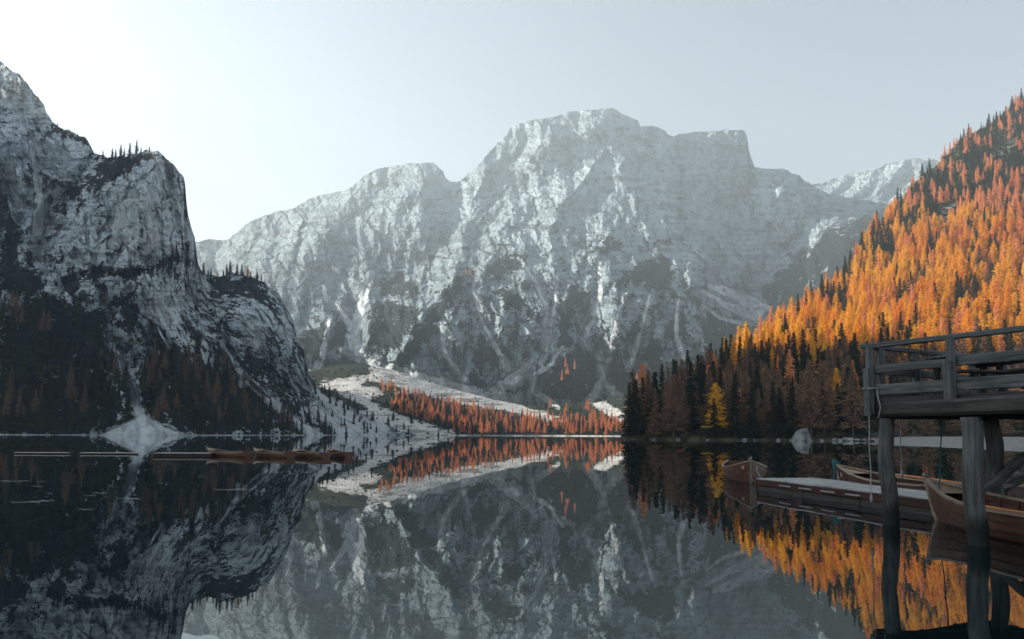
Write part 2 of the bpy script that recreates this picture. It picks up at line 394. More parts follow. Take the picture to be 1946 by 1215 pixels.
mt_depth = TPS([(300, 480, 2500), (370, 465, 2600), (435, 460, 2650), (520, 410, 2650), (660, 365, 2600), (800, 312, 2550), (860, 350, 2450), (960, 262, 2550), (1060, 225, 2600), (1165, 210, 2600), (1270, 258, 2550), (1400, 250, 2480), (1430, 320, 2400), (1530, 345, 2350), (1640, 390, 2350), (1850, 430, 2350),
                (400, 520, 2300), (500, 500, 2200), (620, 460, 2250), (760, 420, 2250), (870, 420, 2250), (1000, 340, 2350), (1120, 330, 2300), (1190, 300, 2380), (1350, 340, 2350),
                (480, 600, 1900), (600, 560, 1950), (700, 540, 1950), (800, 500, 2000), (860, 525, 1800), (960, 490, 1820), (1100, 470, 1850), (1180, 400, 2050), (1300, 480, 1850), (1335, 540, 1720), (1420, 480, 2050), (1500, 430, 2150),
                (640, 700, 1620), (740, 690, 1560), (800, 640, 1560), (900, 640, 1540), (1000, 620, 1530), (1100, 600, 1540), (1200, 580, 1560), (1300, 620, 1520), (1340, 660, 1480), (1390, 610, 1750), (1440, 600, 1850), (1460, 560, 1900), (1560, 500, 1800), (1650, 470, 1700), (1600, 570, 1500),
                (500, 780, 1560), (700, 790, 1540), (900, 790, 1500), (1100, 790, 1480), (1250, 790, 1460), (1400, 780, 1440), (1600, 780, 1400), (1850, 700, 1450), (1850, 800, 1380)], .002)
MT_RIDGE = [([(1165, 215), (1120, 250), (1043, 265), (1000, 300), (940, 330)], 60, -70),
            ([(1170, 272), (1130, 311), (1113, 342), (1087, 368), (1040, 410)], 34, -75),
            ([(1203, 285), (1178, 320), (1190, 350), (1205, 380), (1215, 430)], 34, -75),
            ([(991, 394), (965, 420), (947, 442), (925, 470)], 22, -45), ([(947, 464), (925, 503), (905, 520)], 20, -40),
            ([(1069, 403), (1039, 442), (1052, 477), (1040, 510)], 24, -45), ([(1250, 300), (1262, 370), (1270, 420), (1250, 470)], 30, -40),
            ([(1279, 263), (1296, 324), (1283, 398), (1310, 440), (1300, 480)], 22, 70), ([(1430, 330), (1400, 400), (1388, 468), (1360, 510), (1350, 545)], 26, 70),
            ([(1350, 330), (1345, 400), (1330, 470)], 26, -45), ([(1490, 330), (1470, 400), (1430, 470), (1400, 530)], 34, -60), ([(1560, 375), (1530, 440), (1470, 500), (1440, 560)], 26, 45),
            ([(857, 350), (870, 420), (830, 470), (780, 520), (720, 560)], 40, 60), ([(822, 315), (790, 380), (800, 450)], 40, -55), ([(690, 340), (640, 420), (580, 480), (560, 560)], 50, -55),
            ([(530, 410), (560, 470), (620, 520), (660, 580)], 34, 45), ([(935, 300), (900, 380), (880, 450), (865, 520)], 34, -50), ([(1010, 240), (985, 300), (930, 350), (890, 410)], 24, 40),
            ([(870, 530), (800, 600), (760, 670), (740, 720)], 26, -45), ([(1085, 480), (1050, 560), (1040, 640), (1030, 700)], 22, 40), ([(1130, 500), (1135, 580), (1110, 640), (1140, 700), (1145, 740)], 20, 45), ([(1000, 500), (960, 580), (940, 660)], 26, -32),
            ([(1180, 520), (1190, 600), (1180, 680)], 28, -40), ([(1260, 560), (1240, 640), (1225, 700), (1250, 730)], 18, 35), ([(1310, 520), (1325, 600), (1310, 680)], 30, -35), ([(1335, 545), (1350, 620), (1400, 680)], 22, 25),
            ([(690, 560), (665, 620), (680, 690), (720, 720)], 34, 45), ([(640, 600), (600, 660), (585, 720)], 24, -30)]
def ledges(P, step, tilt, seed):
    """stepped strata: steep bands with set-back ledges between them"""
    ph = (P[..., 2] + tilt * P[..., 0] + 9 * fbm(P / 150. + seed, 3)) / step
    f = ph - np.floor(ph); k = np.floor(ph)
    lift = (k * .6180339 % 1) * .9 + .25
    return np.where(f < .72, -.5 + .2 * f, -.356 + (f - .72) / .28 * .856) * lift
def gullies(P, wdt, lng, seed):
    w_ = wdt * .7 * fbm(np.stack([P[..., 0] / lng, P[..., 1] / lng, P[..., 2] / (lng * .6)], -1) + seed, 3)
    q = np.stack([(P[..., 0] + w_) / wdt, P[..., 1] / (wdt * 4), P[..., 2] / lng], -1) + seed
    return 1 - 2 * np.minimum(1, np.abs(perlin(q)) * 1.5 + .35 * np.abs(perlin(q * np.array([2.1, 2.1, 1.6]) + 5)))
def facets(u, w_, su, sw, seed):
    """broken rock: every block has its own set-back and its own tilt"""
    qx = u / su; qy = w_ / sw; ix = np.floor(qx).astype(int); iy = np.floor(qy).astype(int); best = np.full(qx.shape, 1e9); out = np.zeros(qx.shape)
    tab = np.random.default_rng(seed).uniform(size=(256, 5))
    for dx in (-1, 0, 1):
        for dy in (-1, 0, 1):
            cx_, cy_ = ix + dx, iy + dy; h = (_perm[(_perm[cx_ & 511] + cy_) & 511]) & 255; r_ = tab[h]
            ex = qx - cx_ - .1 - .8 * r_[..., 0]; ey = qy - cy_ - .1 - .8 * r_[..., 1]; d = ex * ex + ey * ey; m = d < best
            best = np.where(m, d, best); out = np.where(m, (r_[..., 2] - .5) + (r_[..., 3] - .5) * 2.2 * ex + (r_[..., 4] - .35) * 1.6 * ey, out)
    return out
def mt_disp(P, X, Yp, V, D):
    d = ridges(X + 9 * fbm(P / 90., 3), Yp, MT_RIDGE)
    n = fbm(P / np.array([210., 210., 300.]), 4, .5, True)
    up = sstep(330, 480, Yp); fade = np.clip(V * 8, 0, 1)
    g1 = gullies(P, 105., 420., 3.); g2 = gullies(P, 42., 190., 11.)
    wu = P[..., 0] + 14 * fbm(P / 60. + 3, 3) + .35 * P[..., 2]; ww = P[..., 2] + 12 * fbm(P / 60. + 13, 3)
    fc = (.62 + .38 * up) * (28 * facets(wu, ww, 62., 95., 1) + 14 * facets(wu, ww, 25., 36., 2) + 6 * facets(wu, ww, 11., 14., 3))
    lm = .3 + .7 * sstep(-.1, .3, fbm(P / 170. + 31, 3))
    return (d - 30 * n - (1 - .3 * up) * lm * (15 * ledges(P, 46., .05, 1.) + 7 * ledges(P, 19., .04, 8.)) + 26 * g1 + 13 * g2 - fc) * fade
VEG_MT = [[(1172, 532), (1200, 506), (1235, 497), (1268, 499), (1287, 512), (1275, 530), (1250, 546), (1236, 551), (1226, 534), (1195, 541)],
          [(1060, 634), (1069, 573), (1087, 543), (1126, 564), (1113, 588), (1075, 615), (1085, 650), (1060, 660)],
          [(1018, 740), (1060, 690), (1095, 660), (1130, 690), (1142, 735), (1120, 768), (1040, 768)], [(1150, 738), (1156, 685), (1175, 652), (1190, 682), (1205, 722), (1190, 760)],
          [(1205, 720), (1222, 665), (1245, 640), (1262, 690), (1300, 690), (1310, 760), (1240, 760)], [(1330, 600), (1360, 590), (1420, 610), (1450, 640), (1430, 700), (1370, 690), (1345, 650)],
          [(697, 600), (735, 570), (800, 585), (795, 625), (745, 665), (702, 670)], [(566, 655), (615, 608), (632, 650), (625, 690), (580, 705)], [(628, 660), (640, 590), (662, 605), (656, 655), (640, 690)],
          [(725, 535), (760, 520), (795, 550), (760, 560), (722, 560)], [(735, 690), (790, 640), (830, 570), (870, 527), (880, 545), (850, 600), (800, 660), (770, 705)], [(610, 700), (650, 668), (690, 690), (700, 715), (640, 730)],
          [(880, 730), (905, 712), (940, 728), (990, 735), (1020, 700), (1050, 670), (1060, 690), (1010, 740), (960, 760), (900, 752)], [(1190, 625), (1215, 600), (1230, 625), (1210, 650)], [(940, 560), (965, 545), (985, 570), (960, 590)],
          [(930, 510), (960, 492), (1000, 490), (985, 510), (945, 525)], [(1130, 475), (1160, 455), (1172, 460), (1150, 480)], [(1225, 460), (1255, 452), (1262, 460), (1235, 468)],
          [(1440, 560), (1500, 500), (1580, 440), (1680, 400), (1760, 420), (1700, 560), (1560, 640), (1450, 620)], [(890, 690), (915, 640), (960, 660), (950, 700)], [(1265, 640), (1290, 590), (1315, 600), (1300, 650)]]
SCR_MT = [([(705, 520), (685, 585), (668, 640), (690, 690), (760, 712), (860, 740), (950, 768)], 26), ([(640, 575), (665, 620), (672, 660)], 13), ([(628, 600), (615, 660), (598, 715)], 12), ([(1012, 684), (985, 712), (945, 745)], 19), ([(985, 490), (1020, 540), (1040, 590), (1035, 650)], 9),
          ([(1068, 660), (1050, 690), (1016, 712), (1015, 742), (1055, 770)], 10), ([(1105, 640), (1138, 680), (1146, 722), (1120, 765)], 12), ([(1146, 722), (1190, 772)], 15), ([(1225, 690), (1258, 730)], 9), ([(1135, 480), (1142, 560), (1112, 640)], 9), ([(1335, 553), (1380, 580), (1440, 604)], 13), ([(1335, 580), (1370, 605), (1410, 615)], 6), ([(1350, 545), (1400, 560), (1450, 590)], 22),
          ([(1060, 520), (1052, 600), (1030, 690)], 8), ([(1185, 560), (1165, 640), (1155, 680)], 8), ([(1290, 560), (1285, 630), (1300, 690)], 8), ([(900, 560), (930, 640), (965, 700)], 9), ([(835, 620), (850, 680), (880, 720)], 9), ([(770, 700), (790, 722), (830, 742)], 9), ([(1235, 560), (1215, 640), (1195, 700)], 8)]
def mt_veg(P, X, Yp, V):
    a = -.15 + .50 * sstep(450, 570, Yp) * sstep(780, 860, X) * (1 - sstep(1345, 1400, X)) + .10 * sstep(600, 720, Yp)
    wx = X + 16 * fbm(P / 60., 5, .65); wy = Yp + 16 * fbm(P / 60. + 40, 5, .65)
    for p in VEG_MT: a = np.maximum(a, -.05 + 1.3 * poly_soft(wx, wy, p, 16))
    a -= 1.1 * mt_scr(P, X, Yp, V)
    return np.clip(a, -1, 1)
def mt_scr(P, X, Yp, V):
    a = np.zeros(X.shape); wx = X + 5 * fbm(P / 40. + 9, 4)
    for l, wd in SCR_MT:
        d, t = near_line(wx, Yp, l, wd * 1.6); a = np.maximum(a, np.clip(1.15 - d / (wd * (.45 + .75 * t)), 0, 1))
    return a
xs = np.concatenate([np.arange(300, 1560, 1.75), np.arange(1560, 1860, 6)])
build_relief('mountain', xs, lerp_pts(MT_SKY, xs), np.full(len(xs), 806.), mt_depth, 350, mt_disp, {'veg': mt_veg, 'scree': mt_scr}, M['rock_far'], (1900, .8), 4.5)

# --- sunlit crest behind it on the right
xs = np.arange(1440, 1990, 3.0)
CR_SKY = [(1440, 372), (1500, 360), (1538, 350), (1570, 346), (1588, 338), (1612, 329), (1640, 327), (1662, 321), (1685, 312), (1705, 308), (1722, 302), (1745, 300), (1757, 306), (1780, 302), (1850, 290), (1990, 280)]
cr_depth = TPS([(1440, 372, 3300), (1600, 335, 3350), (1740, 303, 3300), (1990, 285, 3200), (1440, 520, 2800), (1600, 520, 2750), (1990, 520, 2600), (1560, 420, 3000), (1700, 400, 2950)], .002)
def cr_disp(P, X, Yp, V, D):
    r = ridges(X, Yp, [([(1722, 305), (1690, 345), (1650, 380)], 22, -60), ([(1662, 324), (1640, 360), (1600, 385)], 20, -50), ([(1612, 332), (1590, 360), (1560, 380)], 18, -45), ([(1757, 305), (1740, 350), (1700, 400)], 24, -60)])
    return (r - 60 * fbm(P / 190., 6, .55, True) - 20 * fbm(P / 45., 4, .55, True)) * np.clip(V * 6, 0, 1)
build_relief('mountain', xs, lerp_pts(CR_SKY, xs), np.full(len(xs), 540.), cr_depth, 90, cr_disp, {'veg': lambda P, X, Y, V: .05 + .75 * sstep(375, 440, Y), 'scree': lambda P, X, Y, V: X * 0}, M['rock_far'], (1500, .8), 2.5)

def base_pix(xs, bd, z=0.0):
    D = lerp_pts(bd, xs); y = np.full(len(xs), 828.)
    for _ in range(6):
        p = p2w(xs, y, D); y = y + (p[:, 2] - z) / D * F
    return y, D
# --- wooded hill on the right
HL_SKY = [(1180, 827), (1190, 826), (1232, 802), (1300, 766), (1350, 733), (1400, 696), (1450, 660), (1500, 618), (1560, 572), (1600, 538), (1650, 462), (1700, 402), (1740, 346), (1780, 314), (1830, 262), (1880, 238), (1920, 203), (1946, 186), (2100, 60), (2500, -160)]
hxs = np.concatenate([np.arange(1180, 1960, 2.6), np.arange(1960, 2500, 12)])
hyb, hbD = base_pix(hxs, [(1180, 252), (1300, 236), (1500, 226), (1650, 214), (1800, 205), (1946, 196), (2500, 170)], .5)
htop = lerp_pts([(1180, 262), (1300, 345), (1400, 440), (1500, 540), (1600, 650), (1700, 790), (1800, 890), (1946, 980), (2500, 900)], hxs)
hy = np.minimum(lerp_pts(HL_SKY, hxs), hyb - .6)
def hl_depth(X, Yp, V):
    d0 = np.interp(X, hxs, hbD); d1 = np.interp(X, hxs, htop)
    return d0 + (d1 - d0) * (.86 * V + .14 * V ** 3)
def hl_scr(P, X, Yp, V): return np.maximum(.85 * poly_soft(X, Yp, [(1755, 440), (1790, 395), (1820, 380), (1815, 410), (1785, 440)], 10), .55 * poly_soft(X, Yp, [(1850, 300), (1946, 230), (1946, 290), (1870, 340)], 20)) + .25 * sstep(1.0, .6, P[..., 2])
hill_obj, HX, HY, HP = build_relief('hillside', hxs, hy, hyb, hl_depth, 170, lambda P, X, Y, V, D: -9 * fbm(P / 60., 5) * np.clip(V * 8, 0, 1) * np.clip((X - 1190) / 80, 0, 1), {'scree': hl_scr}, M['hill'], (400, 1), 1.0)

# --- cliffs on the left; the wall goes on rising out of frame, shaped to keep the lake in shade
LF_SKY = [(0, 115), (20, 131), (38, 143), (52, 160), (70, 182), (84, 203), (88, 217), (100, 232), (112, 243), (128, 247), (150, 256), (163, 264), (172, 275), (180, 291), (196, 297), (214, 299), (232, 296), (250, 291), (268, 289), (285, 287), (300, 288), (308, 293), (313, 300), (330, 312), (338, 322), (349, 336), (352, 350), (354, 380), (357, 406), (364, 432), (371, 455), (372, 470), (376, 500), (382, 516), (396, 525), (425, 523), (450, 522), (480, 527), (500, 538), (515, 546), (530, 562), (545, 585), (556, 604), (562, 630), (566, 652), (578, 664), (580, 685), (585, 704), (592, 722), (600, 738), (620, 752), (645, 764), (680, 784), (715, 798), (745, 812), (770, 823), (790, 826)]
LF_SKY = sorted(LF_SKY)
# ridge line of the wall beyond the left edge of the picture: column, distance, height; unseen, heights shaped so its shade ends half way up the opposite hill
CREST = np.array([(-5600, 150, 400), (-3500, 230, 415), (-2900, 270, 425), (-2000, 385, 450), (-1500, 480, 468), (-1410, 503, 468), (-1290, 537, 470), (-1230, 555, 482), (-1110, 590, 505), (-990, 624, 520), (-870, 670, 540), (-810, 694, 544), (-760, 712, 522), (-700, 735, 492), (-600, 768, 494), (-450, 818, 500), (-300, 880, 508), (-130, 985, 525), (0, 960, float(p2w(0, 115, 960)[2]))])
crest_plan = CREST[:, :2]; hx = CREST[:, 0]; hz = CREST[:, 2]
xo = np.concatenate([np.arange(-5600, -1500, 90), np.arange(-1500, -900, 30), np.arange(-900, -300, 22), np.arange(-300, -30, 8)])
zo = np.interp(xo, hx, hz) + 4 * fbm(np.stack([xo / 60, xo * 0, xo * 0 + 3], -1), 4); Yo = np.interp(xo, *np.array(crest_plan).T)
po = np.stack([(xo - CX) / F * Yo, Yo, zo], -1); ox, oy = w2p(po)
xi = np.concatenate([np.arange(-30, 790, 1.6)])
xs = np.concatenate([ox, xi]); yt = np.concatenate([oy, np.interp(xi, *np.array([(ox[-1], oy[-1])] + LF_SKY, float).T)])
o_ = np.argsort(xs); xs = xs[o_]; yt = yt[o_]
base_D = [(-5600, 100), (-3200, 170), (-2000, 230), (-1000, 330), (-300, 420), (0, 470), (150, 482), (205, 470), (270, 430), (330, 470), (352, 520), (450, 580), (600, 760), (700, 880), (790, 1010)]
yb, bD = base_pix(xs, base_D)
yt = np.minimum(yt, yb - .5)
pts = [(a, b, c) for a, b, c in zip(xs[::40], yb[::40], bD[::40])] + [(a, b, float(np.interp(a, *np.array(crest_plan).T))) for a, b in zip(ox[::5], oy[::5])]
pts += [(0, 118, 955), (88, 215, 925), (170, 275, 880), (300, 290, 735), (250, 300, 760), (352, 348, 790), (368, 455, 850), (372, 500, 870),
        (0, 600, 570), (0, 300, 760), (100, 330, 800), (100, 450, 690), (60, 560, 590), (250, 400, 660), (200, 480, 630), (320, 430, 670), (355, 480, 740), (300, 560, 610), (330, 640, 575), (150, 560, 590), (150, 700, 520), (350, 720, 570),
        (400, 535, 980), (450, 530, 1010), (500, 545, 1020), (545, 590, 1010), (566, 655, 1000), (450, 600, 800), (500, 650, 780), (550, 680, 860), (460, 720, 680), (560, 760, 770), (590, 725, 960), (640, 765, 960), (715, 800, 990), (380, 600, 760), (400, 680, 660), (300, 780, 500), (450, 790, 610)]
lf_depth = TPS(pts, .003)
LF_RIDGE = [([(232, 300), (190, 400), (130, 480), (100, 540)], 36, -24), ([(180, 300), (120, 380), (85, 440), (70, 520)], 34, 42), ([(262, 330), (270, 400), (290, 470), (310, 500)], 26, -22), ([(318, 310), (322, 400), (330, 480)], 18, 22), ([(345, 350), (350, 430), (362, 500)], 16, -18),
            ([(110, 545), (180, 516), (240, 524), (330, 492), (365, 505)], 14, 22), ([(200, 560), (215, 640), (240, 700), (258, 765), (290, 810)], 24, 26), ([(280, 520), (300, 600), (320, 650)], 22, -18), ([(378, 520), (385, 600), (420, 690), (470, 760), (540, 815)], 24, 30), ([(450, 540), (440, 600), (480, 680)], 30, -22), ([(520, 560), (500, 640), (540, 700), (580, 740)], 28, -24), ([(20, 140), (60, 240), (50, 330), (90, 400)], 30, -24), ([(0, 330), (30, 420), (20, 500)], 30, 24), ([(110, 250), (90, 330), (110, 400)], 20, -18)]
def lf_disp(P, X, Yp, V, D):
    d = ridges(X + 7 * fbm(P / 40., 3), Yp, LF_RIDGE)
    n = fbm(P / np.array([95., 95., 140.]), 4, .5, True)
    g1 = gullies(P, 46., 170., 6.); g2 = gullies(P, 18., 80., 13.)
    wu = P[..., 0] + 6 * fbm(P / 25. + 3, 3) + .22 * P[..., 2]; ww = P[..., 2] + 6 * fbm(P / 25. + 13, 3)
    fc = 17 * facets(wu, ww, 30., 62., 5) + 9 * facets(wu, ww, 12., 21., 6) + 4 * facets(wu, ww, 5., 8., 7)
    lg = ledges(P, 31., .08, 4.) * 4 + ledges(P, 13., .06, 9.) * 2
    sc = np.maximum(0, lf_scr(P, X, Yp, V) - .66) * 4
    return (d + (-13 * n + 11 * g1 + 6 * g2 - lg - fc) * np.clip(1 - sc, 0, 1)) * np.clip(V * 7, 0, 1) * np.clip((X + 260) / 200, .25, 1)
VEG_LF = [[(105, 552), (130, 522), (180, 504), (240, 514), (300, 500), (332, 482), (366, 498), (366, 512), (332, 502), (280, 522), (240, 536), (190, 528), (130, 560)], [(190, 300), (230, 296), (300, 288), (310, 300), (270, 312), (215, 345), (150, 372), (105, 400), (120, 370), (170, 330)],
          [(0, 600), (60, 560), (110, 560), (200, 600), (210, 700), (240, 790), (190, 828), (0, 828)], [(270, 700), (330, 640), (370, 680), (420, 700), (470, 740), (520, 800), (530, 826), (360, 826), (290, 800)], [(0, 350), (25, 400), (40, 480), (90, 540), (60, 570), (0, 560)],
          [(395, 526), (480, 528), (520, 552), (500, 575), (450, 560), (400, 570)], [(270, 340), (300, 330), (325, 400), (310, 430), (285, 410)], [(110, 245), (150, 256), (170, 272), (130, 268)], [(440, 690), (470, 660), (510, 690), (500, 740), (460, 730)], [(540, 760), (600, 790), (640, 820), (560, 826), (520, 790)],
          [(210, 560), (260, 540), (280, 590), (240, 640), (210, 620)], [(50, 310), (75, 315), (90, 350), (60, 355)], [(590, 735), (650, 765), (720, 800), (700, 805), (640, 775), (590, 750)]]
SCR_LF = [([(212, 655), (232, 690), (250, 735), (262, 775), (275, 805)], 13), ([(262, 775), (276, 803)], 15), ([(420, 650), (450, 700), (500, 750), (560, 800), (600, 826)], 11), ([(60, 270), (75, 370), (72, 440)], 14), ([(600, 740), (660, 790), (720, 815)], 24), ([(600, 780), (640, 810), (700, 824)], 30), ([(300, 620), (320, 660)], 7)]
def lf_veg(P, X, Yp, V):
    a = .27 + .12 * sstep(480, 600, Yp) + .22 * sstep(690, 780, Yp); wx = X + 9 * fbm(P / 22., 4); wy = Yp + 8 * fbm(P / 22. + 40, 4)
    for p in VEG_LF: a = np.maximum(a, .0 + 1.05 * poly_soft(wx, wy, p, 16))
    pale = poly_soft(wx, wy, [(200, 400), (250, 345), (300, 300), (318, 330), (320, 470), (265, 495), (190, 490)], 25)
    a = a - .28 * pale
    return np.clip(a - 1.2 * lf_scr(P, X, Yp, V), -1, 1)
def lf_scr(P, X, Yp, V):
    a = np.zeros(X.shape); wx = X + 6 * fbm(P / 18. + 9, 4)
    for l, wd in SCR_LF:
        d, t = near_line(wx, Yp, l, wd * 1.6); a = np.maximum(a, np.clip(1.2 - d / (wd * (.5 + .7 * t)), 0, 1))
    for p, f in (([(205, 400), (250, 345), (300, 300), (316, 330), (318, 400), (320, 470), (268, 495), (235, 480), (195, 470)], .62), ([(255, 570), (300, 545), (335, 600), (330, 650), (300, 640), (270, 610)], .5), ([(20, 180), (60, 230), (100, 260), (160, 290), (120, 350), (60, 300)], .5), ([(0, 250), (40, 300), (60, 420), (20, 400)], .45), ([(120, 440), (170, 410), (190, 470), (140, 500)], .45), ([(460, 590), (500, 600), (510, 660), (480, 680), (455, 640)], .5), ([(530, 620), (555, 630), (560, 680), (540, 690)], .45), ([(0, 560), (50, 570), (40, 590), (0, 600)], .4)):
        a = np.maximum(a, f * poly_soft(wx, Yp + 10 * fbm(P / 20. + 30, 4), p, 14))
    a = np.maximum(a, poly_soft(wx, Yp, [(190, 831), (215, 815), (250, 800), (272, 782), (290, 800), (330, 816), (362, 829), (340, 840), (200, 840)], 5))
    return np.maximum(a, sstep(.7, .2, P[..., 2]))
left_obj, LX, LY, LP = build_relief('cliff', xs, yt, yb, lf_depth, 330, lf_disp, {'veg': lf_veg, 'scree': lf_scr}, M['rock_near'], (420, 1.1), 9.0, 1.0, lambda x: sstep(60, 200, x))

# --- valley floor at the far end of the lake
xs = np.arange(520, 1330, 3.0)
VL_SKY = [(520, 700), (600, 703), (640, 694), (690, 692), (720, 697), (760, 707), (850, 737), (940, 760), (1000, 772), (1060, 768), (1130, 766), (1190, 752), (1250, 740), (1330, 735)]
yb, bD = base_pix(xs, [(520, 1000), (700, 1000), (790, 1040), (850, 1090), (1000, 1130), (1100, 1090), (1190, 1060), (1330, 1040)])
vtop = lerp_pts([(520, 1420), (640, 1410), (700, 1400), (760, 1390), (850, 1370), (940, 1350), (1060, 1330), (1190, 1320), (1330, 1300)], xs)
vl_pts = [(a, b, c) for a, b, c in zip(xs[::18], yb[::18], bD[::18])] + [(a, b, c) for a, b, c in zip(xs[::18], lerp_pts(VL_SKY, xs)[::18], vtop[::18])] + [(a, .5 * (b + b2), .5 * (c + c2)) for a, b, c, b2, c2 in zip(xs[::18], yb[::18], bD[::18], lerp_pts(VL_SKY, xs)[::18], vtop[::18])]
vl_depth = TPS(vl_pts, .002)
def vl_scr(P, X, Yp, V):
    a = poly_soft(X, Yp, [(560, 690), (700, 685), (780, 705), (960, 757), (1080, 800), (1060, 806), (900, 772), (800, 752), (740, 742), (700, 760), (760, 790), (860, 822), (840, 832), (560, 832)], 12)
    for l, wd in [([(1015, 740), (1060, 775)], 8), ([(1125, 760), (1190, 800)], 16), ([(960, 775), (1000, 780), (1040, 800)], 8)]:
        d, t = seg_dist(X, Yp, l); a = np.maximum(a, np.clip(1.1 - d / wd, 0, 1))
    for p in ([(560, 706), (610, 698), (660, 690), (700, 692), (706, 708), (660, 722), (600, 728), (560, 735)], [(590, 728), (640, 744), (700, 776), (690, 784), (630, 758), (585, 742)], [(640, 790), (700, 806), (690, 818), (630, 806)], [(700, 722), (760, 738), (730, 744), (690, 732)]): a = a - .85 * poly_soft(X + 6 * fbm(P / 30., 4), Yp + 4 * fbm(P / 30. + 8, 4), p, 7)
    return np.maximum(a, sstep(2.0, .8, P[..., 2]) * .9)
val_obj, VX, VY, VP = build_relief('valley_floor', xs, lerp_pts(VL_SKY, xs), yb, vl_depth, 110, lambda P, X, Y, V, D: (-16 * fbm(P / 70., 5)) * np.clip(V * 8, 0, 1), {'scree': vl_scr}, M['valley'], (300, 1), .8)

# --- beach on the right, lake, and ground under everything
pb = []
wl = [(1640, 226), (1670, 200), (1700, 165), (1740, 128), (1790, 100), (1850, 84), (1900, 74), (1960, 64), (2200, 50), (2600, 40)]
bx = np.arange(1640, 2600, 10.); nrb = 26
D0 = lerp_pts(wl, bx); D1 = lerp_pts([(1640, 230), (1800, 216), (1946, 206), (2600, 180)], bx)
tt = np.linspace(0, 1, nrb)[:, None]
Db = D0 + (D1 - D0) * tt; Xb = (bx - CX) / F * Db
Zb = -.12 + 1.75 * (tt ** .8) + .05 * np.sin(Db * .25) + .10 * fbm(np.stack([Xb / 6, Db / 6, Db * 0], -1), 4)
tag(link('beach', mesh_np('beach', np.stack([Xb, Db, Zb], -1), grid_faces(nrb, len(bx))), M['gravel']), kind='structure')
lk = mesh_np('lake', [(-2600, -400, 0), (1600, -400, 0), (1600, 1500, 0), (-2600, 1500, 0)], [(0, 1, 2, 3)], False)
tag(link('lake', lk, M['water']), kind='structure')
gr = mesh_np('ground', [(-4100, -1400, -3), (4100, -1400, -3), (4100, 6400, -3), (-4100, 6400, -3)], [(0, 1, 2, 3)], False)
tag(link('ground', gr, M['hill']), kind='structure')

# ------------------------------------------------------------------ trees
def conifer(seed, kind):
    r = np.random.default_rng(seed); H = 24.0; tri = []
    larch = kind == 'larch'
    Rm = r.uniform(3.6, 5.8) if larch else r.uniform(3.7, 4.6); z = H * (r.uniform(.10, .2) if larch else r.uniform(.03, .10))
    lean = r.normal(0, .012, 2); pw = r.uniform(.55, .95)
    while z < H * .985:
        t = z / H; prof = (1 - t) ** (pw if larch else .92) * (1 + .22 * math.sin(t * 9 + seed)) * (1 - .35 * max(0, .22 - t) / .22)
        for b in range(r.integers(6, 9)):
            a = r.uniform(0, 2 * math.pi); L = Rm * prof * r.uniform(.55, 1.12) + .25
            droop = r.uniform(.12, .34) if larch else r.uniform(.28, .55); rise = r.uniform(.0, .2)
            n = max(2, int(L / .55) + 1)
            for i in range(n):
                s = (i + .7) / n; rr = L * s
                c = np.array([math.cos(a) * rr + lean[0] * z, math.sin(a) * rr + lean[1] * z, z - droop * rr + rise * rr * s * s])
                sz = (.66 if larch else .68) * (1.15 - .35 * s) * r.uniform(.7, 1.25) * (.55 + .6 * (1 - t))
                for _ in range(2):
                    q = c + r.normal(0, .17, 3); d = np.array([math.cos(a), math.sin(a), -droop]) + r.normal(0, .5, 3); d /= np.linalg.norm(d)
                    e = np.cross(d, r.normal(size=3)); e /= np.linalg.norm(e) + 1e-9
                    tri.append([q - d * sz * .6 - e * sz * .42, q - d * sz * .5 + e * sz * .45, q + d * sz * .85])
        z += r.uniform(.55, .85) * (1.05 - .35 * t)
    tri = np.array(tri); crown = mesh_np(kind + '_crown', tri, np.arange(len(tri) * 3).reshape(-1, 3), False)
    zz = np.array([-1.5, .6, 5, 12, 18, 23.4]); rr = np.array([.42, .34, .27, .19, .11, .02]); V = []
    for z_, r_ in zip(zz, rr):
        for k in range(7): V.append((r_ * math.cos(k / 7 * 6.283) + lean[0] * z_, r_ * math.sin(k / 7 * 6.283) + lean[1] * z_, z_))
    Fc = [(i * 7 + k, i * 7 + (k + 1) % 7, (i + 1) * 7 + (k + 1) % 7, (i + 1) * 7 + k) for i in range(5) for k in range(7)]
    trunk = mesh_np('trunk', V, Fc); trunk.materials.append(M['bark'])
    return crown, trunk, tri, (np.array(V), Fc)
def joined(name, tri, tv, tf, mat):
    V = np.concatenate([tv, tri.reshape(-1, 3)]); m = bpy.data.meshes.new(name)
    m.from_pydata(V.tolist(), [], [tuple(f) for f in tf] + [tuple(len(tv) + 3 * i + k for k in range(3)) for i in range(len(tri))])
    m.materials.append(M['bark']); m.materials.append(mat)
    mi = np.ones(len(m.polygons), np.int32); mi[:len(tf)] = 0; m.polygons.foreach_set('material_index', mi); return m
PROTO = {}; PCOL = {}
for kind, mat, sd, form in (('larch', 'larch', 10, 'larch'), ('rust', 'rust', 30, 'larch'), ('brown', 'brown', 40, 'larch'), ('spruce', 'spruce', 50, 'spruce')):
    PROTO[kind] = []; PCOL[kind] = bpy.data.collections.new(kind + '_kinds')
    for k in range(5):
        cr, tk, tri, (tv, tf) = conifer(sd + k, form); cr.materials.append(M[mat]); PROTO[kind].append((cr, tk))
        PCOL[kind].objects.link(bpy.data.objects.new(f'{kind}_kind_{k}', joined(kind, tri, tv, tf, M[mat])))
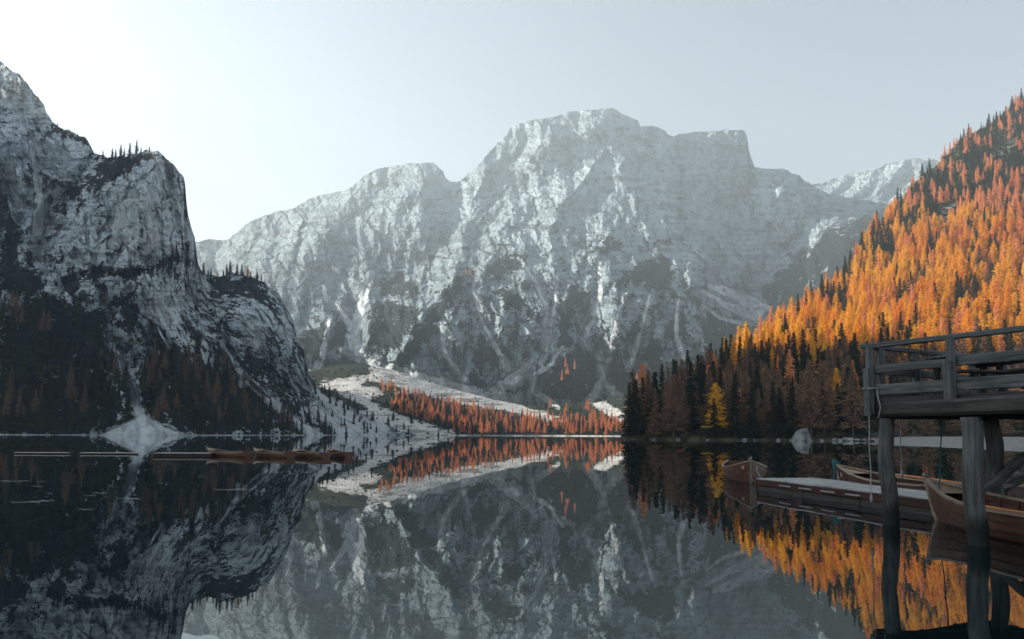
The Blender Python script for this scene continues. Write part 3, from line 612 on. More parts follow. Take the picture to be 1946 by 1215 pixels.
def bush_mesh(seed):
    r = np.random.default_rng(seed); n = 260; u = r.normal(size=(n, 3)); u /= np.linalg.norm(u, axis=1)[:, None]; u[:, 2] = np.abs(u[:, 2])
    c = u * (r.uniform(.5, 1, n) ** .5)[:, None] * np.array([1.5, 1.5, 1.2]); d = r.normal(size=(n, 3)) * .36; e = r.normal(size=(n, 3)) * .36
    return mesh_np('shrub', np.stack([c - d, c + e, c + d * .4 - e], 1), np.arange(n * 3).reshape(-1, 3), False)
PCOL['shrub'] = bpy.data.collections.new('shrub_kinds')
for k in range(3):
    m = bush_mesh(80 + k); m.materials.append(M['shrub']); PCOL['shrub'].objects.link(bpy.data.objects.new(f'shrub_kind_{k}', m))

def scatter_group(kind):
    g = bpy.data.node_groups.new('scatter_' + kind, 'GeometryNodeTree')
    g.interface.new_socket('Geometry', in_out='INPUT', socket_type='NodeSocketGeometry'); g.interface.new_socket('Geometry', in_out='OUTPUT', socket_type='NodeSocketGeometry')
    N = g.nodes.new; gi = N('NodeGroupInput'); go = N('NodeGroupOutput'); ip = N('GeometryNodeInstanceOnPoints'); ci = N('GeometryNodeCollectionInfo')
    ci.inputs['Collection'].default_value = PCOL[kind]; ci.inputs['Separate Children'].default_value = True; ci.inputs['Reset Children'].default_value = True
    def na(nm, ty):
        x = N('GeometryNodeInputNamedAttribute'); x.data_type = ty; x.inputs['Name'].default_value = nm; return x.outputs[0]
    m2p = N('GeometryNodeMeshToPoints'); cx = N('ShaderNodeCombineXYZ')
    L = g.links.new
    L(gi.outputs[0], m2p.inputs[0]); L(m2p.outputs[0], ip.inputs['Points']); L(ci.outputs[0], ip.inputs['Instance']); ip.inputs['Pick Instance'].default_value = True
    L(na('idx', 'INT'), ip.inputs['Instance Index']); L(na('rot', 'FLOAT'), cx.inputs[2]); L(cx.outputs[0], ip.inputs['Rotation']); L(na('scl', 'FLOAT_VECTOR'), ip.inputs['Scale']); L(ip.outputs[0], go.inputs[0])
    return g
GN = {}
def scatter(name, label, kind, P, scl, cat, group=None):
    if len(P) == 0: return
    m = bpy.data.meshes.new(name); m.vertices.add(len(P)); m.vertices.foreach_set('co', np.asarray(P, np.float32).ravel())
    fattr(m, 'rot', RNG.uniform(0, 6.28, len(P)))
    a = m.attributes.new('idx', 'INT', 'POINT'); a.data.foreach_set('value', RNG.integers(0, len(PCOL[kind].objects), len(P)).astype(np.int32))
    a = m.attributes.new('scl', 'FLOAT_VECTOR', 'POINT'); a.data.foreach_set('vector', np.asarray(scl, np.float32).ravel())
    o = link(name, m); md = o.modifiers.new('scatter', 'NODES')
    if kind not in GN: GN[kind] = scatter_group(kind)
    md.node_group = GN[kind]; tag(o, label, cat, group, 'stuff'); return o
def surf_samples(P, spacing, n_try, mask=None):
    """points spread evenly over a relief, no two closer than `spacing` metres in plan"""
    a = P[:-1, :-1]; b = P[:-1, 1:]; c = P[1:, :-1]
    ar = np.linalg.norm(np.cross(b - a, c - a), axis=2)
    nz = np.abs(np.cross(b - a, c - a)[..., 2]) / (ar + 1e-9); ar = ar * nz
    if mask is not None: ar = ar * mask[:-1, :-1]
    cum = np.cumsum(ar.ravel()); pick = np.searchsorted(cum, RNG.uniform(0, cum[-1], n_try)); i, j = np.unravel_index(pick, ar.shape)
    u = RNG.uniform(size=(n_try, 2)); Q = a[i, j] + (b - a)[i, j] * u[:, :1] + (c - a)[i, j] * u[:, 1:]
    keep = []; cell = {}; s = spacing
    for k, q in enumerate(Q):
        ci_ = (int(q[0] // s), int(q[1] // s)); ok = True
        for dx in (-1, 0, 1):
            for dy in (-1, 0, 1):
                for o in cell.get((ci_[0] + dx, ci_[1] + dy), ()):
                    if (o[0] - q[0]) ** 2 + (o[1] - q[1]) ** 2 < s * s: ok = False; break
                if not ok: break
            if not ok: break
        if ok: cell.setdefault(ci_, []).append(q); keep.append(k)
    return Q[keep]

TREES = []      # (point, height scale, width scale, kind, group key)
# right hill
Q = surf_samples(HP, 5.7, 36000); px, py = w2p(Q)
up = np.clip((np.interp(px, hxs, hyb) - py) / (np.interp(px, hxs, hyb) - np.interp(px, hxs, hy) + 1e-6), 0, 1)
clump = fbm(Q / 38., 4); hz_ = Q[:, 2]
skyline_zone = up > .9
upper = sstep(1640, 1760, px) * sstep(470, 330, py)
p_spruce = np.where(hz_ < 38, .46, .13) + .25 * clump + .5 * np.where((up > .78) & (px > 1560), .8, 0) + .1 * upper
rnd = RNG.uniform(size=len(Q)); rnd2 = RNG.uniform(size=len(Q))
thin = .40 * upper; hsc = hl_scr(Q, px, py, 0)
for k in range(len(Q)):
    if px[k] > 2250 or rnd2[k] < thin[k]: continue
    if hsc[k] > .5: continue
    if 1640 < px[k] and hz_[k] < 6 and rnd2[k] < .75: continue
    sp = rnd[k] < p_spruce[k]
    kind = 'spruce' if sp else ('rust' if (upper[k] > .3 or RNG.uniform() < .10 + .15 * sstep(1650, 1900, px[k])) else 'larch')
    if kind == 'larch' and RNG.uniform() < .04 + .85 * sstep(48, 18, hz_[k]): kind = 'brown'  # low larches get browner needles: shade of the lower hill put into colour
    if clump[k] < -.34 and hz_[k] > 40: continue
    s = (.45 + .68 * RNG.uniform() ** .8) * (1 - .25 * upper[k]) * (.72 if (1640 < px[k] and hz_[k] < 22) else 1)
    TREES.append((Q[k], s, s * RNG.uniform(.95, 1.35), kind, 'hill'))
# left shore
lm = (LX > -60) & (LX < 640) & (LY > 560) & (lf_scr(LP, LX, LY, 0) < .3)
Q = surf_samples(LP, 7.0, 9000, lm.astype(float)); px, py = w2p(Q)
for k in range(len(Q)):
    if seg_dist(px[k], py[k], [(205, 640), (232, 690), (250, 735), (265, 785), (275, 830)])[0] < 15 or (195 < px[k] < 345 and py[k] > 800): continue
    lim = lerp_pts([(0, 575), (100, 590), (180, 610), (215, 700), (280, 690), (330, 660), (400, 690), (470, 730), (520, 790), (560, 800), (640, 812)], px[k])
    if py[k] < lim - 12 * RNG.uniform(): continue
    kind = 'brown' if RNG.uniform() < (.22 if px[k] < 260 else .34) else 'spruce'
    s = RNG.uniform(.55, 1.0)
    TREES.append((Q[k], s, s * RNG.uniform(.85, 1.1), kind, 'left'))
# sparse trees on the left scree and under the cliff corner
lm = (LX > 590) & (LX < 800)
Q = surf_samples(LP, 9.0, 700, lm.astype(float))
for q in Q:
    if RNG.uniform() < .30: s = RNG.uniform(.3, .65); TREES.append((q, s, s * 1.3, 'spruce', 'left'))
# trees along the crests of the left cliffs
for x, y, D, h in [(195, 298, 0, 9), (214, 300, 0, 14), (219, 299, 0, 12), (229, 298, 0, 16), (235, 297, 0, 11), (247, 293, 0, 17), (259, 290, 0, 18), (268, 289, 0, 9), (284, 287, 0, 8), (147, 255, 0, 7), (12, 124, 0, 7), (110, 243, 0, 8)] + [(384 + i * 9.3 + RNG.uniform(-3, 3), 0, 0, RNG.uniform(9, 22)) for i in range(13)]:
    j = np.argmin(np.abs(LX[-1] - x)); q = LP[-3, j].copy(); q[2] -= .5
    kind = 'rust' if (x > 405 and RNG.uniform() < .35) else 'spruce'
    TREES.append((q, h / 24, h / 24 * 1.25, kind, 'crest'))
# valley at the head of the lake
Q = surf_samples(VP, 8.0, 11000, (VX < 1260).astype(float) * (VX > 590)); px, py = w2p(Q); cl = fbm(Q / 60. + 3, 4); vsc = vl_scr(Q, px, py, 0)
for k in range(len(Q)):
    x, y = px[k], py[k]; sc = vsc[k]
    dens = 0
    if x > 730 and y > lerp_pts([(730, 738), (850, 765), (950, 790), (1060, 798), (1260, 790)], x): dens = .95
    elif x > 950 and y > 770: dens = .12
    elif x <= 860 and y > 750: dens = .10
    if x < 760 and sc < .35 and y > 726: dens = .35
    if sc > .5: dens *= .12 if x > 700 else .25
    if RNG.uniform() > dens: continue
    if x < 720 or (x < 860 and y > lerp_pts([(700, 760), (760, 788), (860, 815)], x)): kind = 'spruce'
    else: kind = 'rust' if RNG.uniform() < (.62 + .4 * cl[k] if x < 960 else .60) else 'spruce'
    s = RNG.uniform(.55, .95) * (.8 if kind == 'spruce' else 1.0)
    TREES.append((Q[k], s, s * 1.3, kind, 'valley'))
# a few larches high on the ledges of the great mountain
for x, y, D in [(1075, 700, 1400), (1078, 712, 1400), (1068, 725, 1390), (1092, 705, 1400), (885, 530, 1760), (893, 528, 1760), (905, 526, 1760), (917, 528, 1760), (860, 538, 1740), (1210, 730, 1350), (1200, 745, 1350)]:
    q = p2w(x, y, D); TREES.append((q, 1.0, 1.0, 'rust', 'ledge'))

# front-to-back: which trees does the picture actually show, and how large
occ = np.zeros((1215 // 3 + 2, 1946 // 3 + 2), bool); rows = []
order = sorted(range(len(TREES)), key=lambda k: TREES[k][0][1])
for k in order:
    q, s, wd, kind, g = TREES[k]; bx_, by_ = w2p(q); tx, ty = w2p(q + np.array([0, 0, 24 * s])); hh = by_ - ty; half = 3.4 * wd * F / q[1] * .8
    y0, y1 = int(max(ty, 0) / 3), int(min(by_, 1214) / 3); x0, x1 = int(max(bx_ - half, 0) / 3), int(min(bx_ + half, 1945) / 3)
    if x1 <= x0 or y1 <= y0 or bx_ < -20 or bx_ > 1966: rows.append((0, k)); continue
    yy, xx = np.mgrid[y0:y1 + 1, x0:x1 + 1]; m = np.abs(xx * 3 - bx_) < half * np.clip((yy * 3 - ty) / (hh + 1e-6), .05, 1)
    tot = m.sum(); sub = occ[y0:y1 + 1, x0:x1 + 1]; vis = (m & ~sub).sum(); sub |= m
    rows.append((vis * 9 if vis > .22 * tot else 0, k))
rows.sort(reverse=True); KINDS_OF = {'larch': 'larch', 'rust': 'larch', 'brown': 'larch', 'spruce': 'spruce'}; cnt = {'larch': 0, 'spruce': 0}; single = []; mass = []
for area, k in rows:
    kk = KINDS_OF[TREES[k][3]]
    if area > 60 and cnt[kk] < 300: cnt[kk] += 1; single.append(k)
    else: mass.append(k)
print('trees', len(TREES), cnt, 'mass', len(mass))
LAB = {('larch', 'hill', 1): ('orange larch in sunlight on the wooded hill above the dock', 'sunlit larches on the right hill'), ('larch', 'hill', 0): ('brownish larch in shade low on the wooded hill behind the dock', 'shaded larches on the right hill'),
       ('spruce', 'hill', 1): ('dark green spruce between the sunlit orange larches of the hill', 'spruces among the sunlit larches'), ('spruce', 'hill', 0): ('dark spruce in shade low on the wooded hill behind the dock', 'shaded spruces on the right hill'),
       ('larch', 'left', 0): ('dull brown larch in shade at the foot of the left cliffs', 'larches under the left cliffs'), ('spruce', 'left', 0): ('dark spruce in shade at the foot of the left cliffs', 'spruces under the left cliffs'),
       ('larch', 'crest', 0): ('small orange larch on the crest of the lower left cliff', 'larches on the left cliff crest'), ('spruce', 'crest', 0): ('small dark spruce on the skyline crest of the left cliffs', 'spruces on the left cliff crest'),
       ('larch', 'valley', 0): ('red orange larch at the far end of the lake', 'larches at the head of the lake'), ('spruce', 'valley', 0): ('small dark spruce at the far end of the lake', 'spruces at the head of the lake'), ('larch', 'ledge', 0): ('tiny orange larch on a ledge of the great mountain', 'larches on mountain ledges')}
for k in single:
    q, s, wd, kind, g = TREES[k]; kk = KINDS_OF[kind]; lit = 0
    if g == 'hill':
        bx_, by_ = w2p(q); lit = int(by_ - 40 < lerp_pts([(1190, 760), (1300, 700), (1500, 655), (1700, 660), (1946, 610)], bx_))
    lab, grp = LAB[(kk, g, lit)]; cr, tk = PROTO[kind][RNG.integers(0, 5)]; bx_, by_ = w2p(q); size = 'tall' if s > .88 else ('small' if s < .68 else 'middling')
    if g == 'hill':
        zone = 'at the tip of the wooded hill' if bx_ < 1330 else 'on the hill, left of the boulder' if bx_ < 1500 else 'on the hill above the boulder' if bx_ < 1640 else 'on the hill behind the platform corner' if bx_ < 1790 else 'on the hill at the picture edge'
        if lit and 420 <= by_ < 560: zone = zone.replace('on the hill', 'half way up the hill')
        if lit and by_ < 420: zone = 'high on the wooded hill near its skyline'
        what = {('larch', 1): 'sunlit orange larch', ('larch', 0): 'brownish shaded larch', ('spruce', 1): 'dark spruce among sunlit larches', ('spruce', 0): 'dark shaded spruce'}[(kk, lit)]
        lab = f'{size} {what} {zone}'; grp = what.replace('larch', 'larches', 1).replace('spruce', 'spruces').replace('larcheses', 'larches') + ' ' + zone
    elif g == 'left':
        zone = 'left of the pale scree chute under the cliffs' if bx_ < 235 else 'right of the pale scree chute under the cliffs' if bx_ < 420 else 'below the rounded lower cliff behind the boats' if bx_ < 590 else 'on pale scree beyond the lower cliff'
        lab = f"{size} {'dull brown larch' if kk == 'larch' else 'dark spruce'} {zone}"; grp = f"{'larches' if kk == 'larch' else 'spruces'} {zone}"
    elif g == 'crest':
        lab += ', on the high tower' if bx_ < 375 else ', on the rounded lower cliff'; lab = lab.replace(' on the crest of the lower left cliff', ' on the crest')
    elif g == 'valley':
        lab = f'{size} {lab}'
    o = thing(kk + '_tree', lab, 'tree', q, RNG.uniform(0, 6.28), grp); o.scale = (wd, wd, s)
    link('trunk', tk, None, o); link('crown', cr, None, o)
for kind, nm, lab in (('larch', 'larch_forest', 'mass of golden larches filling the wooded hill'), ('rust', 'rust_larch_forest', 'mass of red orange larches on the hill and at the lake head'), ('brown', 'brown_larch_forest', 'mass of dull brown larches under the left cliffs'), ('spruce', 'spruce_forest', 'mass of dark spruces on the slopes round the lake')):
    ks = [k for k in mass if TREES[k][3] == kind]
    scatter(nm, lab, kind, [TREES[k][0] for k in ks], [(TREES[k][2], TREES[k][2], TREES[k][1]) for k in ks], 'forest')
# low shrubs on the hill, the valley and the left foot
Q = surf_samples(HP, 3.6, 16000); px, py = w2p(Q); m = (px < 2000) & ((py < 480) & (px > 1600) | (Q[:, 2] < 14)); Q = Q[m]
Q2 = surf_samples(VP, 7.0, 5000, ((VX > 740) & (VX < 1260) & (VY > 745)).astype(float) * (vl_scr(VP, VX, VY, 0) < .4)); Q4 = surf_samples(VP, 12.0, 260, ((VX > 590) & (VX < 960)).astype(float)); Q3 = surf_samples(LP, 5.0, 4000, ((LX > -20) & (LX < 560) & (LY > 640)).astype(float) * (lf_scr(LP, LX, LY, 0) < .3))
QQ = np.concatenate([Q, Q2, Q3, Q4]); sc_ = RNG.uniform(.6, 1.6, len(QQ)); scatter('shrubs', 'low dwarf pines and shrubs covering the slopes round the lake', 'shrub', QQ, np.stack([sc_, sc_, sc_], -1), 'shrubs')

# ------------------------------------------------------------------ boulders on the shore
def rock_mesh(seed, flat=.8):
    bm = bmesh.new(); bmesh.ops.create_icosphere(bm, subdivisions=3, radius=1); V = np.array([v.co[:] for v in bm.verts])
    r = np.random.default_rng(seed)
    for _ in range(15):
        n = r.normal(size=3); n /= np.linalg.norm(n); d = r.uniform(.42, .75); h = V @ n; V = V - np.clip(h - d, 0, None)[:, None] * n
    V = V * (1 + .22 * fbm(V * 1.7 + seed, 4))[:, None]; V[:, 2] *= flat; V[:, :2] *= np.clip(1.12 - .45 * V[:, 2:3], .5, 1.4)
    for v, c in zip(bm.verts, V): v.co = c
    m = bpy.data.meshes.new('boulder'); bm.to_mesh(m); bm.free(); m.materials.append(M['stone']); return m
RM = [rock_mesh(k) for k in range(5)]
def boulder(x, D, rad, lab, k, tall=1.0, grp=None):
    X_ = (x - CX) / F * D; o = link('boulder', RM[k % 5]); o.location = (X_, D, rad * .25); o.scale = (rad, rad, rad * tall); o.rotation_euler = (0, 0, k * 1.7)
    tag(o, lab, 'boulder', grp)
boulder(1521, 214, 4.1, 'large pale boulder standing at the water below the wooded hill', 1, 1.25)
for i, (x, r_) in enumerate([(1585, 1.5), (1596, 1.1), (1612, 2.0), (1628, 1.5), (1642, 1.2), (1415, 1.0), (1434, .8), (1290, .9), (1345, .7), (1478, .9), (1560, .9), (1240, .8), (1655, 1.8), (1670, 1.2), (1540, .8), (1502, .8)]):
    D = float(np.interp(x, hxs, hbD)) - 2.5; boulder(x, D, r_, 'small grey boulder at the water line below the wooded hill', i + 2, .8, 'boulders along the right shore')
for i, (x, D, r_) in enumerate([(1800, 172, .6), (1830, 150, .5), (1926, 110, .5), (1905, 140, .7), (1765, 160, .5), (1740, 190, .6), (1880, 180, .7), (1938, 170, .6)]):
    boulder(x, D, r_, 'grey stone lying on the pale gravel beach behind the dock', i, .8, 'stones on the beach')

# ------------------------------------------------------------------ timber helpers
def beam(name, p, q, w_, h_, mat, parent=None, twist=0, sag=0, seed=None):
    """a squared timber from p to q; its own x axis runs along the grain"""
    p = Vector(p); q = Vector(q); L = (q - p).length; d = (q - p).normalized()
    r = random.Random(hash((round(p.x, 3), round(q.y, 3), round(p.z, 3))) if seed is None else seed); n = max(2, int(L / .5) + 1)
    V = []; e = .018 * min(w_, h_) / .1
    for i in range(n + 1):
        x = -L / 2 + L * i / n; jw = 1 + r.uniform(-.03, .03); jh = 1 + r.uniform(-.04, .04)
        jy = r.uniform(-.004, .004); jz = r.uniform(-.004, .004) - sag * math.sin(math.pi * i / n)
        a, b = w_ / 2 * jw, h_ / 2 * jh
        for (yy, zz) in ((-a + e, -b), (a - e, -b), (a, -b + e), (a, b - e), (a - e, b), (-a + e, b), (-a, b - e), (-a, -b + e)): V.append((x + (r.uniform(-.008, .008) if i in (0, n) else 0), yy + jy, zz + jz))
    Fc = [(i * 8 + k, i * 8 + (k + 1) % 8, (i + 1) * 8 + (k + 1) % 8, (i + 1) * 8 + k) for i in range(n) for k in range(8)]
    m = bpy.data.meshes.new(name); m.from_pydata(V, [], [f[::-1] for f in Fc] + [tuple(range(8)), tuple(n * 8 + k for k in range(7, -1, -1))]); m.update()
    o = link(name, m, mat); up = Vector((0, 0, 1)) if abs(d.z) < .95 else Vector((0, 1, 0))
    y = up.cross(d).normalized(); z = d.cross(y); rot = Matrix((d, y, z)).transposed() @ Matrix.Rotation(twist, 3, 'X')
    o.matrix_world = Matrix.Translation((p + q) / 2) @ rot.to_4x4()
    if parent is not None: o.parent = parent; o.matrix_parent_inverse = Matrix.Translation(parent.location).inverted()
    return o
def log_post(name, p, q, r0, r1, mat, parent, seed):
    p = Vector(p); q = Vector(q); L = (q - p).length; d = (q - p).normalized(); n = 26; k_ = 16; V = []; rs = np.random.default_rng(seed)
    for i in range(n + 1):
        x = L * i / n - L / 2; rr = r0 + (r1 - r0) * i / n; cy, cz = .03 * math.sin(i * .5 + seed), .025 * math.cos(i * .37 + seed)
        for k in range(k_):
            a = k / k_ * 2 * math.pi; pt = np.array([[math.cos(a) * 1.5 + seed, math.sin(a) * 1.5, i * .32]])
            s = 1 + .14 * float(perlin(pt)[0]) + .06 * float(perlin(pt * 3.1)[0]); V.append((x, math.cos(a) * rr * s + cy, math.sin(a) * rr * s + cz))
    Fc = [(i * k_ + k, (i + 1) * k_ + k, (i + 1) * k_ + (k + 1) % k_, i * k_ + (k + 1) % k_) for i in range(n) for k in range(k_)]
    m = bpy.data.meshes.new(name); m.from_pydata(V, [], Fc + [tuple(range(k_)), tuple(n * k_ + k for k in range(k_ - 1, -1, -1))]); m.update()
    m.polygons.foreach_set('use_smooth', np.ones(len(m.polygons), bool)); o = link(name, m, mat)
    up = Vector((0, 1, 0)); y = up.cross(d).normalized(); z = d.cross(y); o.matrix_world = Matrix.Translation((p + q) / 2) @ Matrix((d, y, z)).transposed().to_4x4()
    if parent is not None: o.parent = parent; o.matrix_parent_inverse = Matrix.Translation(parent.location).inverted()
    return o
def tube(name, pts, r, mat, parent=None, sides=6):
    V = []; Fc = []; pts = [Vector(p) for p in pts]; n = len(pts)
    for i, p in enumerate(pts):
        d = (pts[min(i + 1, n - 1)] - pts[max(i - 1, 0)]).normalized(); a = d.orthogonal().normalized() if abs(d.z) < .9 else d.cross(Vector((0, 1, 0))).normalized(); b = d.cross(a); rr = r[i] if isinstance(r, (list, tuple)) else r
        for k in range(sides): t = k / sides * 2 * math.pi; V.append(p + (a * math.cos(t) + b * math.sin(t)) * rr)
    Fc = [(i * sides + k, i * sides + (k + 1) % sides, (i + 1) * sides + (k + 1) % sides, (i + 1) * sides + k) for i in range(n - 1) for k in range(sides)]
    m = bpy.data.meshes.new(name); m.from_pydata([v[:] for v in V], [], Fc + [tuple(range(sides - 1, -1, -1)), tuple((n - 1) * sides + k for k in range(sides))]); m.update(); m.polygons.foreach_set('use_smooth', np.ones(len(m.polygons), bool))
    return link(name, m, mat, parent)

# ------------------------------------------------------------------ raised timber platform on posts
def W(x, y, Y): return Vector(p2w(x, y, Y).tolist())
KJ = .945
J0 = Vector((6.80, 12.74, 0)) * KJ                       # corner over the water
ja = Vector((.50, -.866, 0)); jb = Vector((.895, .446, 0))
jet = thing('jetty', 'raised grey timber platform with railings standing on log posts over the lake', 'jetty', (J0.x, J0.y, 0))
def jp(s, t, z): return J0 + (ja * s + jb * t) * KJ + Vector((0, 0, 1.52 + (z - 1.52) * KJ))
Gw, Dw = M['grey_wood'], M['dark_wood']
LB = 3.1
# deck boards run away from the front edge
for i in range(46):
    s = .04 + i * .205
    if s < 9.4: beam('deck_board', jp(s, -.05, 2.215), jp(s, LB + .1, 2.215), .19, .045, Gw, jet)
for t in (.25, 1.2, 2.2, 3.0): beam('joist', jp(-.02, t, 2.09), jp(9.4, t, 2.09), .12, .2, Dw, jet)
# front side: fascia, kerb board, middle rail, top rail
beam('fascia_board', jp(-.03, -.10, 2.135), jp(2.35, -.10, 2.11), .06, .21, Dw, jet); beam('fascia_board', jp(2.36, -.10, 2.115), jp(9.4, -.10, 2.09), .06, .2, Dw, jet)
beam('kerb_board', jp(.04, -.13, 2.37), jp(1.50, -.13, 2.385), .07, .19, Gw, jet); beam('kerb_board', jp(1.51, -.13, 2.39), jp(9.4, -.13, 2.42), .07, .20, Gw, jet)
beam('middle_rail', jp(.02, -.10, 2.755), jp(1.46, -.10, 2.775), .06, .135, Gw, jet); beam('middle_rail', jp(1.47, -.10, 2.78), jp(9.4, -.10, 2.80), .06, .14, Gw, jet)
beam('top_rail', jp(-.16, -.12, 3.205), jp(1.46, -.12, 3.195), .12, .085, Gw, jet); beam('top_rail', jp(1.465, -.12, 3.20), jp(9.5, -.12, 3.215), .12, .085, Gw, jet)
def rail_post(s, t, z0=1.93, z1=3.16, out=(0, 0)):
    a = beam('rail_post', jp(s, t, z0), jp(s, t, z1), .105, .12, Gw, jet)
    f = lambda z: jp(s - .02, t - .06, z)
    bt = beam('post_batten', f(z0 - .03), f(z0 + .86), .06, .155, Gw, jet)
    for z in (z0 + .08, z0 + .3):
        c = f(z) - jb * .03; bo = tube('bolt', [c, c - jb * .02], .014, M['iron'], None); bo.parent = bt; bo.matrix_parent_inverse = bt.matrix_world.inverted()
    return a
rail_post(.03, -.19); rail_post(1.46, -.20); rail_post(3.4, -.20); rail_post(5.4, -.20); rail_post(7.4, -.20); rail_post(9.3, -.20)
# end side rails and back rails
beam('top_rail', jp(-.06, -.05, 3.20), jp(-.06, LB + .15, 3.19), .11, .08, Gw, jet); beam('middle_rail', jp(-.04, .0, 2.76), jp(-.04, LB, 2.74), .06, .13, Gw, jet)
beam('kerb_board', jp(-.06, .0, 2.38), jp(-.06, LB, 2.37), .06, .17, Gw, jet); beam('fascia_board', jp(-.06, -.02, 2.13), jp(-.06, LB, 2.13), .05, .2, Dw, jet)
for t in (.2, 1.25, LB): beam('rail_post', jp(-.02, t, 2.0), jp(-.02, t, 3.16), .11, .12, Gw, jet)
beam('top_rail', jp(-.1, LB + .05, 3.19), jp(9.4, LB + .05, 3.23), .11, .08, Gw, jet); beam('middle_rail', jp(0, LB + .02, 2.73), jp(9.4, LB + .02, 2.76), .06, .13, Gw, jet)
for s in (.55, 2.2, 3.9, 5.6, 7.4, 9.3): beam('rail_post', jp(s, LB + .02, 2.0), jp(s, LB + .02, 3.15), .11, .12, Gw, jet)
# beams and posts under the deck
PA = Vector((6.92, 12.6, 0)) * KJ; PB = Vector((6.90, 10.25, 0)) * KJ; PC = Vector((8.95, 12.7, 0)) * KJ
beam('main_beam', PA + Vector((-.05, .35, 1.985)), PB + Vector((.16, -2.6, 1.93)), .24, .24, Dw, jet); beam('main_beam', PC + Vector((-.1, .6, 1.94)), PC + Vector((.4, -4.5, 1.92)), .24, .24, Dw, jet)
beam('cross_beam', PA + Vector((-.12, .04, 1.94)), PC + Vector((.9, .04, 1.94)), .2, .235, Dw, jet)
log_post('post', PA + Vector((.05, 0, -1.2)), PA + Vector((-.04, 0, 1.84)), .14, .115, M['post_wood'], jet, 1)
log_post('post', PB + Vector((.05, 0, -1.2)), PB + Vector((-.03, 0, 1.80)), .135, .125, M['post_wood'], jet, 2)
log_post('post', PC + Vector((.02, 0, -1.2)), PC + Vector((-.02, 0, 1.83)), .13, .125, M['post_wood'], jet, 3)
for s_, t_, sd in ((5.4, .35, 7), (5.4, 2.8, 8), (9.0, .35, 9), (9.0, 2.8, 10)): log_post('post', jp(s_, t_, 0) + Vector((0, 0, -1.3)), jp(s_, t_, 1.99), .14, .13, M['post_wood'], jet, sd)
# stair from the deck down to the boats
st = thing('stair', 'wooden stair with log stringers climbing to the platform behind the posts', 'stair', (8.1, 11.9, .3))
A1, B1 = W(1846, 950, 11.9), W(2040, 800, 11.6); A2, B2 = W(1895, 938, 12.9), W(2085, 795, 12.6)
log_post('stringer', A1, B1, .085, .08, M['post_wood'], st, 5); log_post('stringer', A2, B2, .085, .08, M['post_wood'], st, 6)
for i in range(6):
    t = .10 + i * .16; beam('tread', A1.lerp(B1, t) + Vector((0, 0, .02)), A2.lerp(B2, t) + Vector((0, 0, .02)), .24, .04, Gw, st)
# tables on the platform
def table(o, p, q, wd, zt, tilt):
    d = (Vector(q) - Vector(p)).normalized(); n = Vector((-d.y, d.x, 0))
    for i in range(4): f = n * (wd * (i / 3 - .5)); beam('table_plank', Vector(p) + f + Vector((0, 0, zt + tilt)), Vector(q) + f + Vector((0, 0, zt - tilt)), wd / 3.15, .045, M['post_wood'], o)
    for s in (.2, .75):
        c = Vector(p).lerp(Vector(q), s)
        for f in (-.3, .3): beam('leg', c + n * wd * f + Vector((0, 0, 2.20)), c + n * wd * f * .8 + Vector((0, 0, zt - .03)), .09, .09, Dw, o)
        beam('cleat', c - n * wd * .45 + Vector((0, 0, zt - .06)), c + n * wd * .45 + Vector((0, 0, zt - .06)), .08, .06, Dw, o)
    beam('bench_seat', Vector(p) - n * (wd * .95) + Vector((0, 0, 2.52)), Vector(q) - n * (wd * .95) + Vector((0, 0, 2.52)), .24, .045, Dw, o)
    for s in (.2, .75): c = Vector(p).lerp(Vector(q), s) - n * wd * .95; beam('bench_leg', c + Vector((0, 0, 2.24)), c + Vector((0, 0, 2.49)), .1, .08, Dw, o)
c = jp(.5, .7, 0); tb = thing('picnic_table', 'low dark plank table at the corner of the timber platform', 'table', (c.x, c.y, 2.24)); table(tb, jp(.5, .75, 0), jp(1.1, 2.35, 0), .7, 2.78, .03)
c = jp(2.4, 1.6, 0); tb = thing('picnic_table', 'dark plank table farther along the platform, cut by the picture edge', 'table', (c.x, c.y, 2.24)); table(tb, jp(1.75, 1.9, 0), jp(3.6, 1.7, 0), .8, 2.86, -.01)
# ropes
def rope(name, lab, top, bot, mat, r=.010, wob=.012, knot=True, grp=None):
    top = Vector(top); bot = Vector(bot); o = thing(name, lab, 'rope', bot, 0, grp); n = 14
    tube('strand', [top.lerp(bot, i / n) - bot + Vector((wob * math.sin(i * .8), wob * math.cos(i * .6), 0)) for i in range(n + 1)], r, mat, o)
    if knot: tube('knot', [Vector((0, 0, z)) for z in (-.07, -.04, 0, .05, .08)], [.01, .026, .03, .022, .012], mat, o)
q = jp(.03, -.24, 0)
rope('rope', 'grey rope hanging from the platform corner beside the first post', W(1650, 772, 11.86), W(1656, 948, 11.82), M['rope'])
rope('rope', 'thin grey rope hanging behind the first post', W(1710, 797, 12.5), W(1714, 902, 12.5), M['rope'], .011)
rope('rope', 'teal rope hanging between the two near posts', W(1789, 797, 12.2), W(1786, 930, 12.2), M['teal'], .012, .01, False)
tr = thing('tie_rope', 'pale rope tied round the corner post of the platform', 'rope', (q.x, q.y, 2.3))
rp = [jp(.03, -.19, 2.40) - Vector((q.x, q.y, 2.3)) + ja * (.12 * math.cos(a)) + jb * (.12 * math.sin(a)) for a in np.linspace(0, 6.6, 18)]
tube('loop', rp, .012, M['rope'], tr); tube('tail', [rp[0], rp[0] + Vector((.0, -.03, -.16)), rp[0] + Vector((.03, -.05, -.34)), rp[0] + Vector((-.02, -.05, -.52))], .012, M['rope'], tr); tube('tail', [rp[0] + Vector((.0, -.03, -.2)), rp[0] + Vector((.06, -.05, -.3)), rp[0] + Vector((.09, -.05, -.42))], .011, M['rope'], tr)

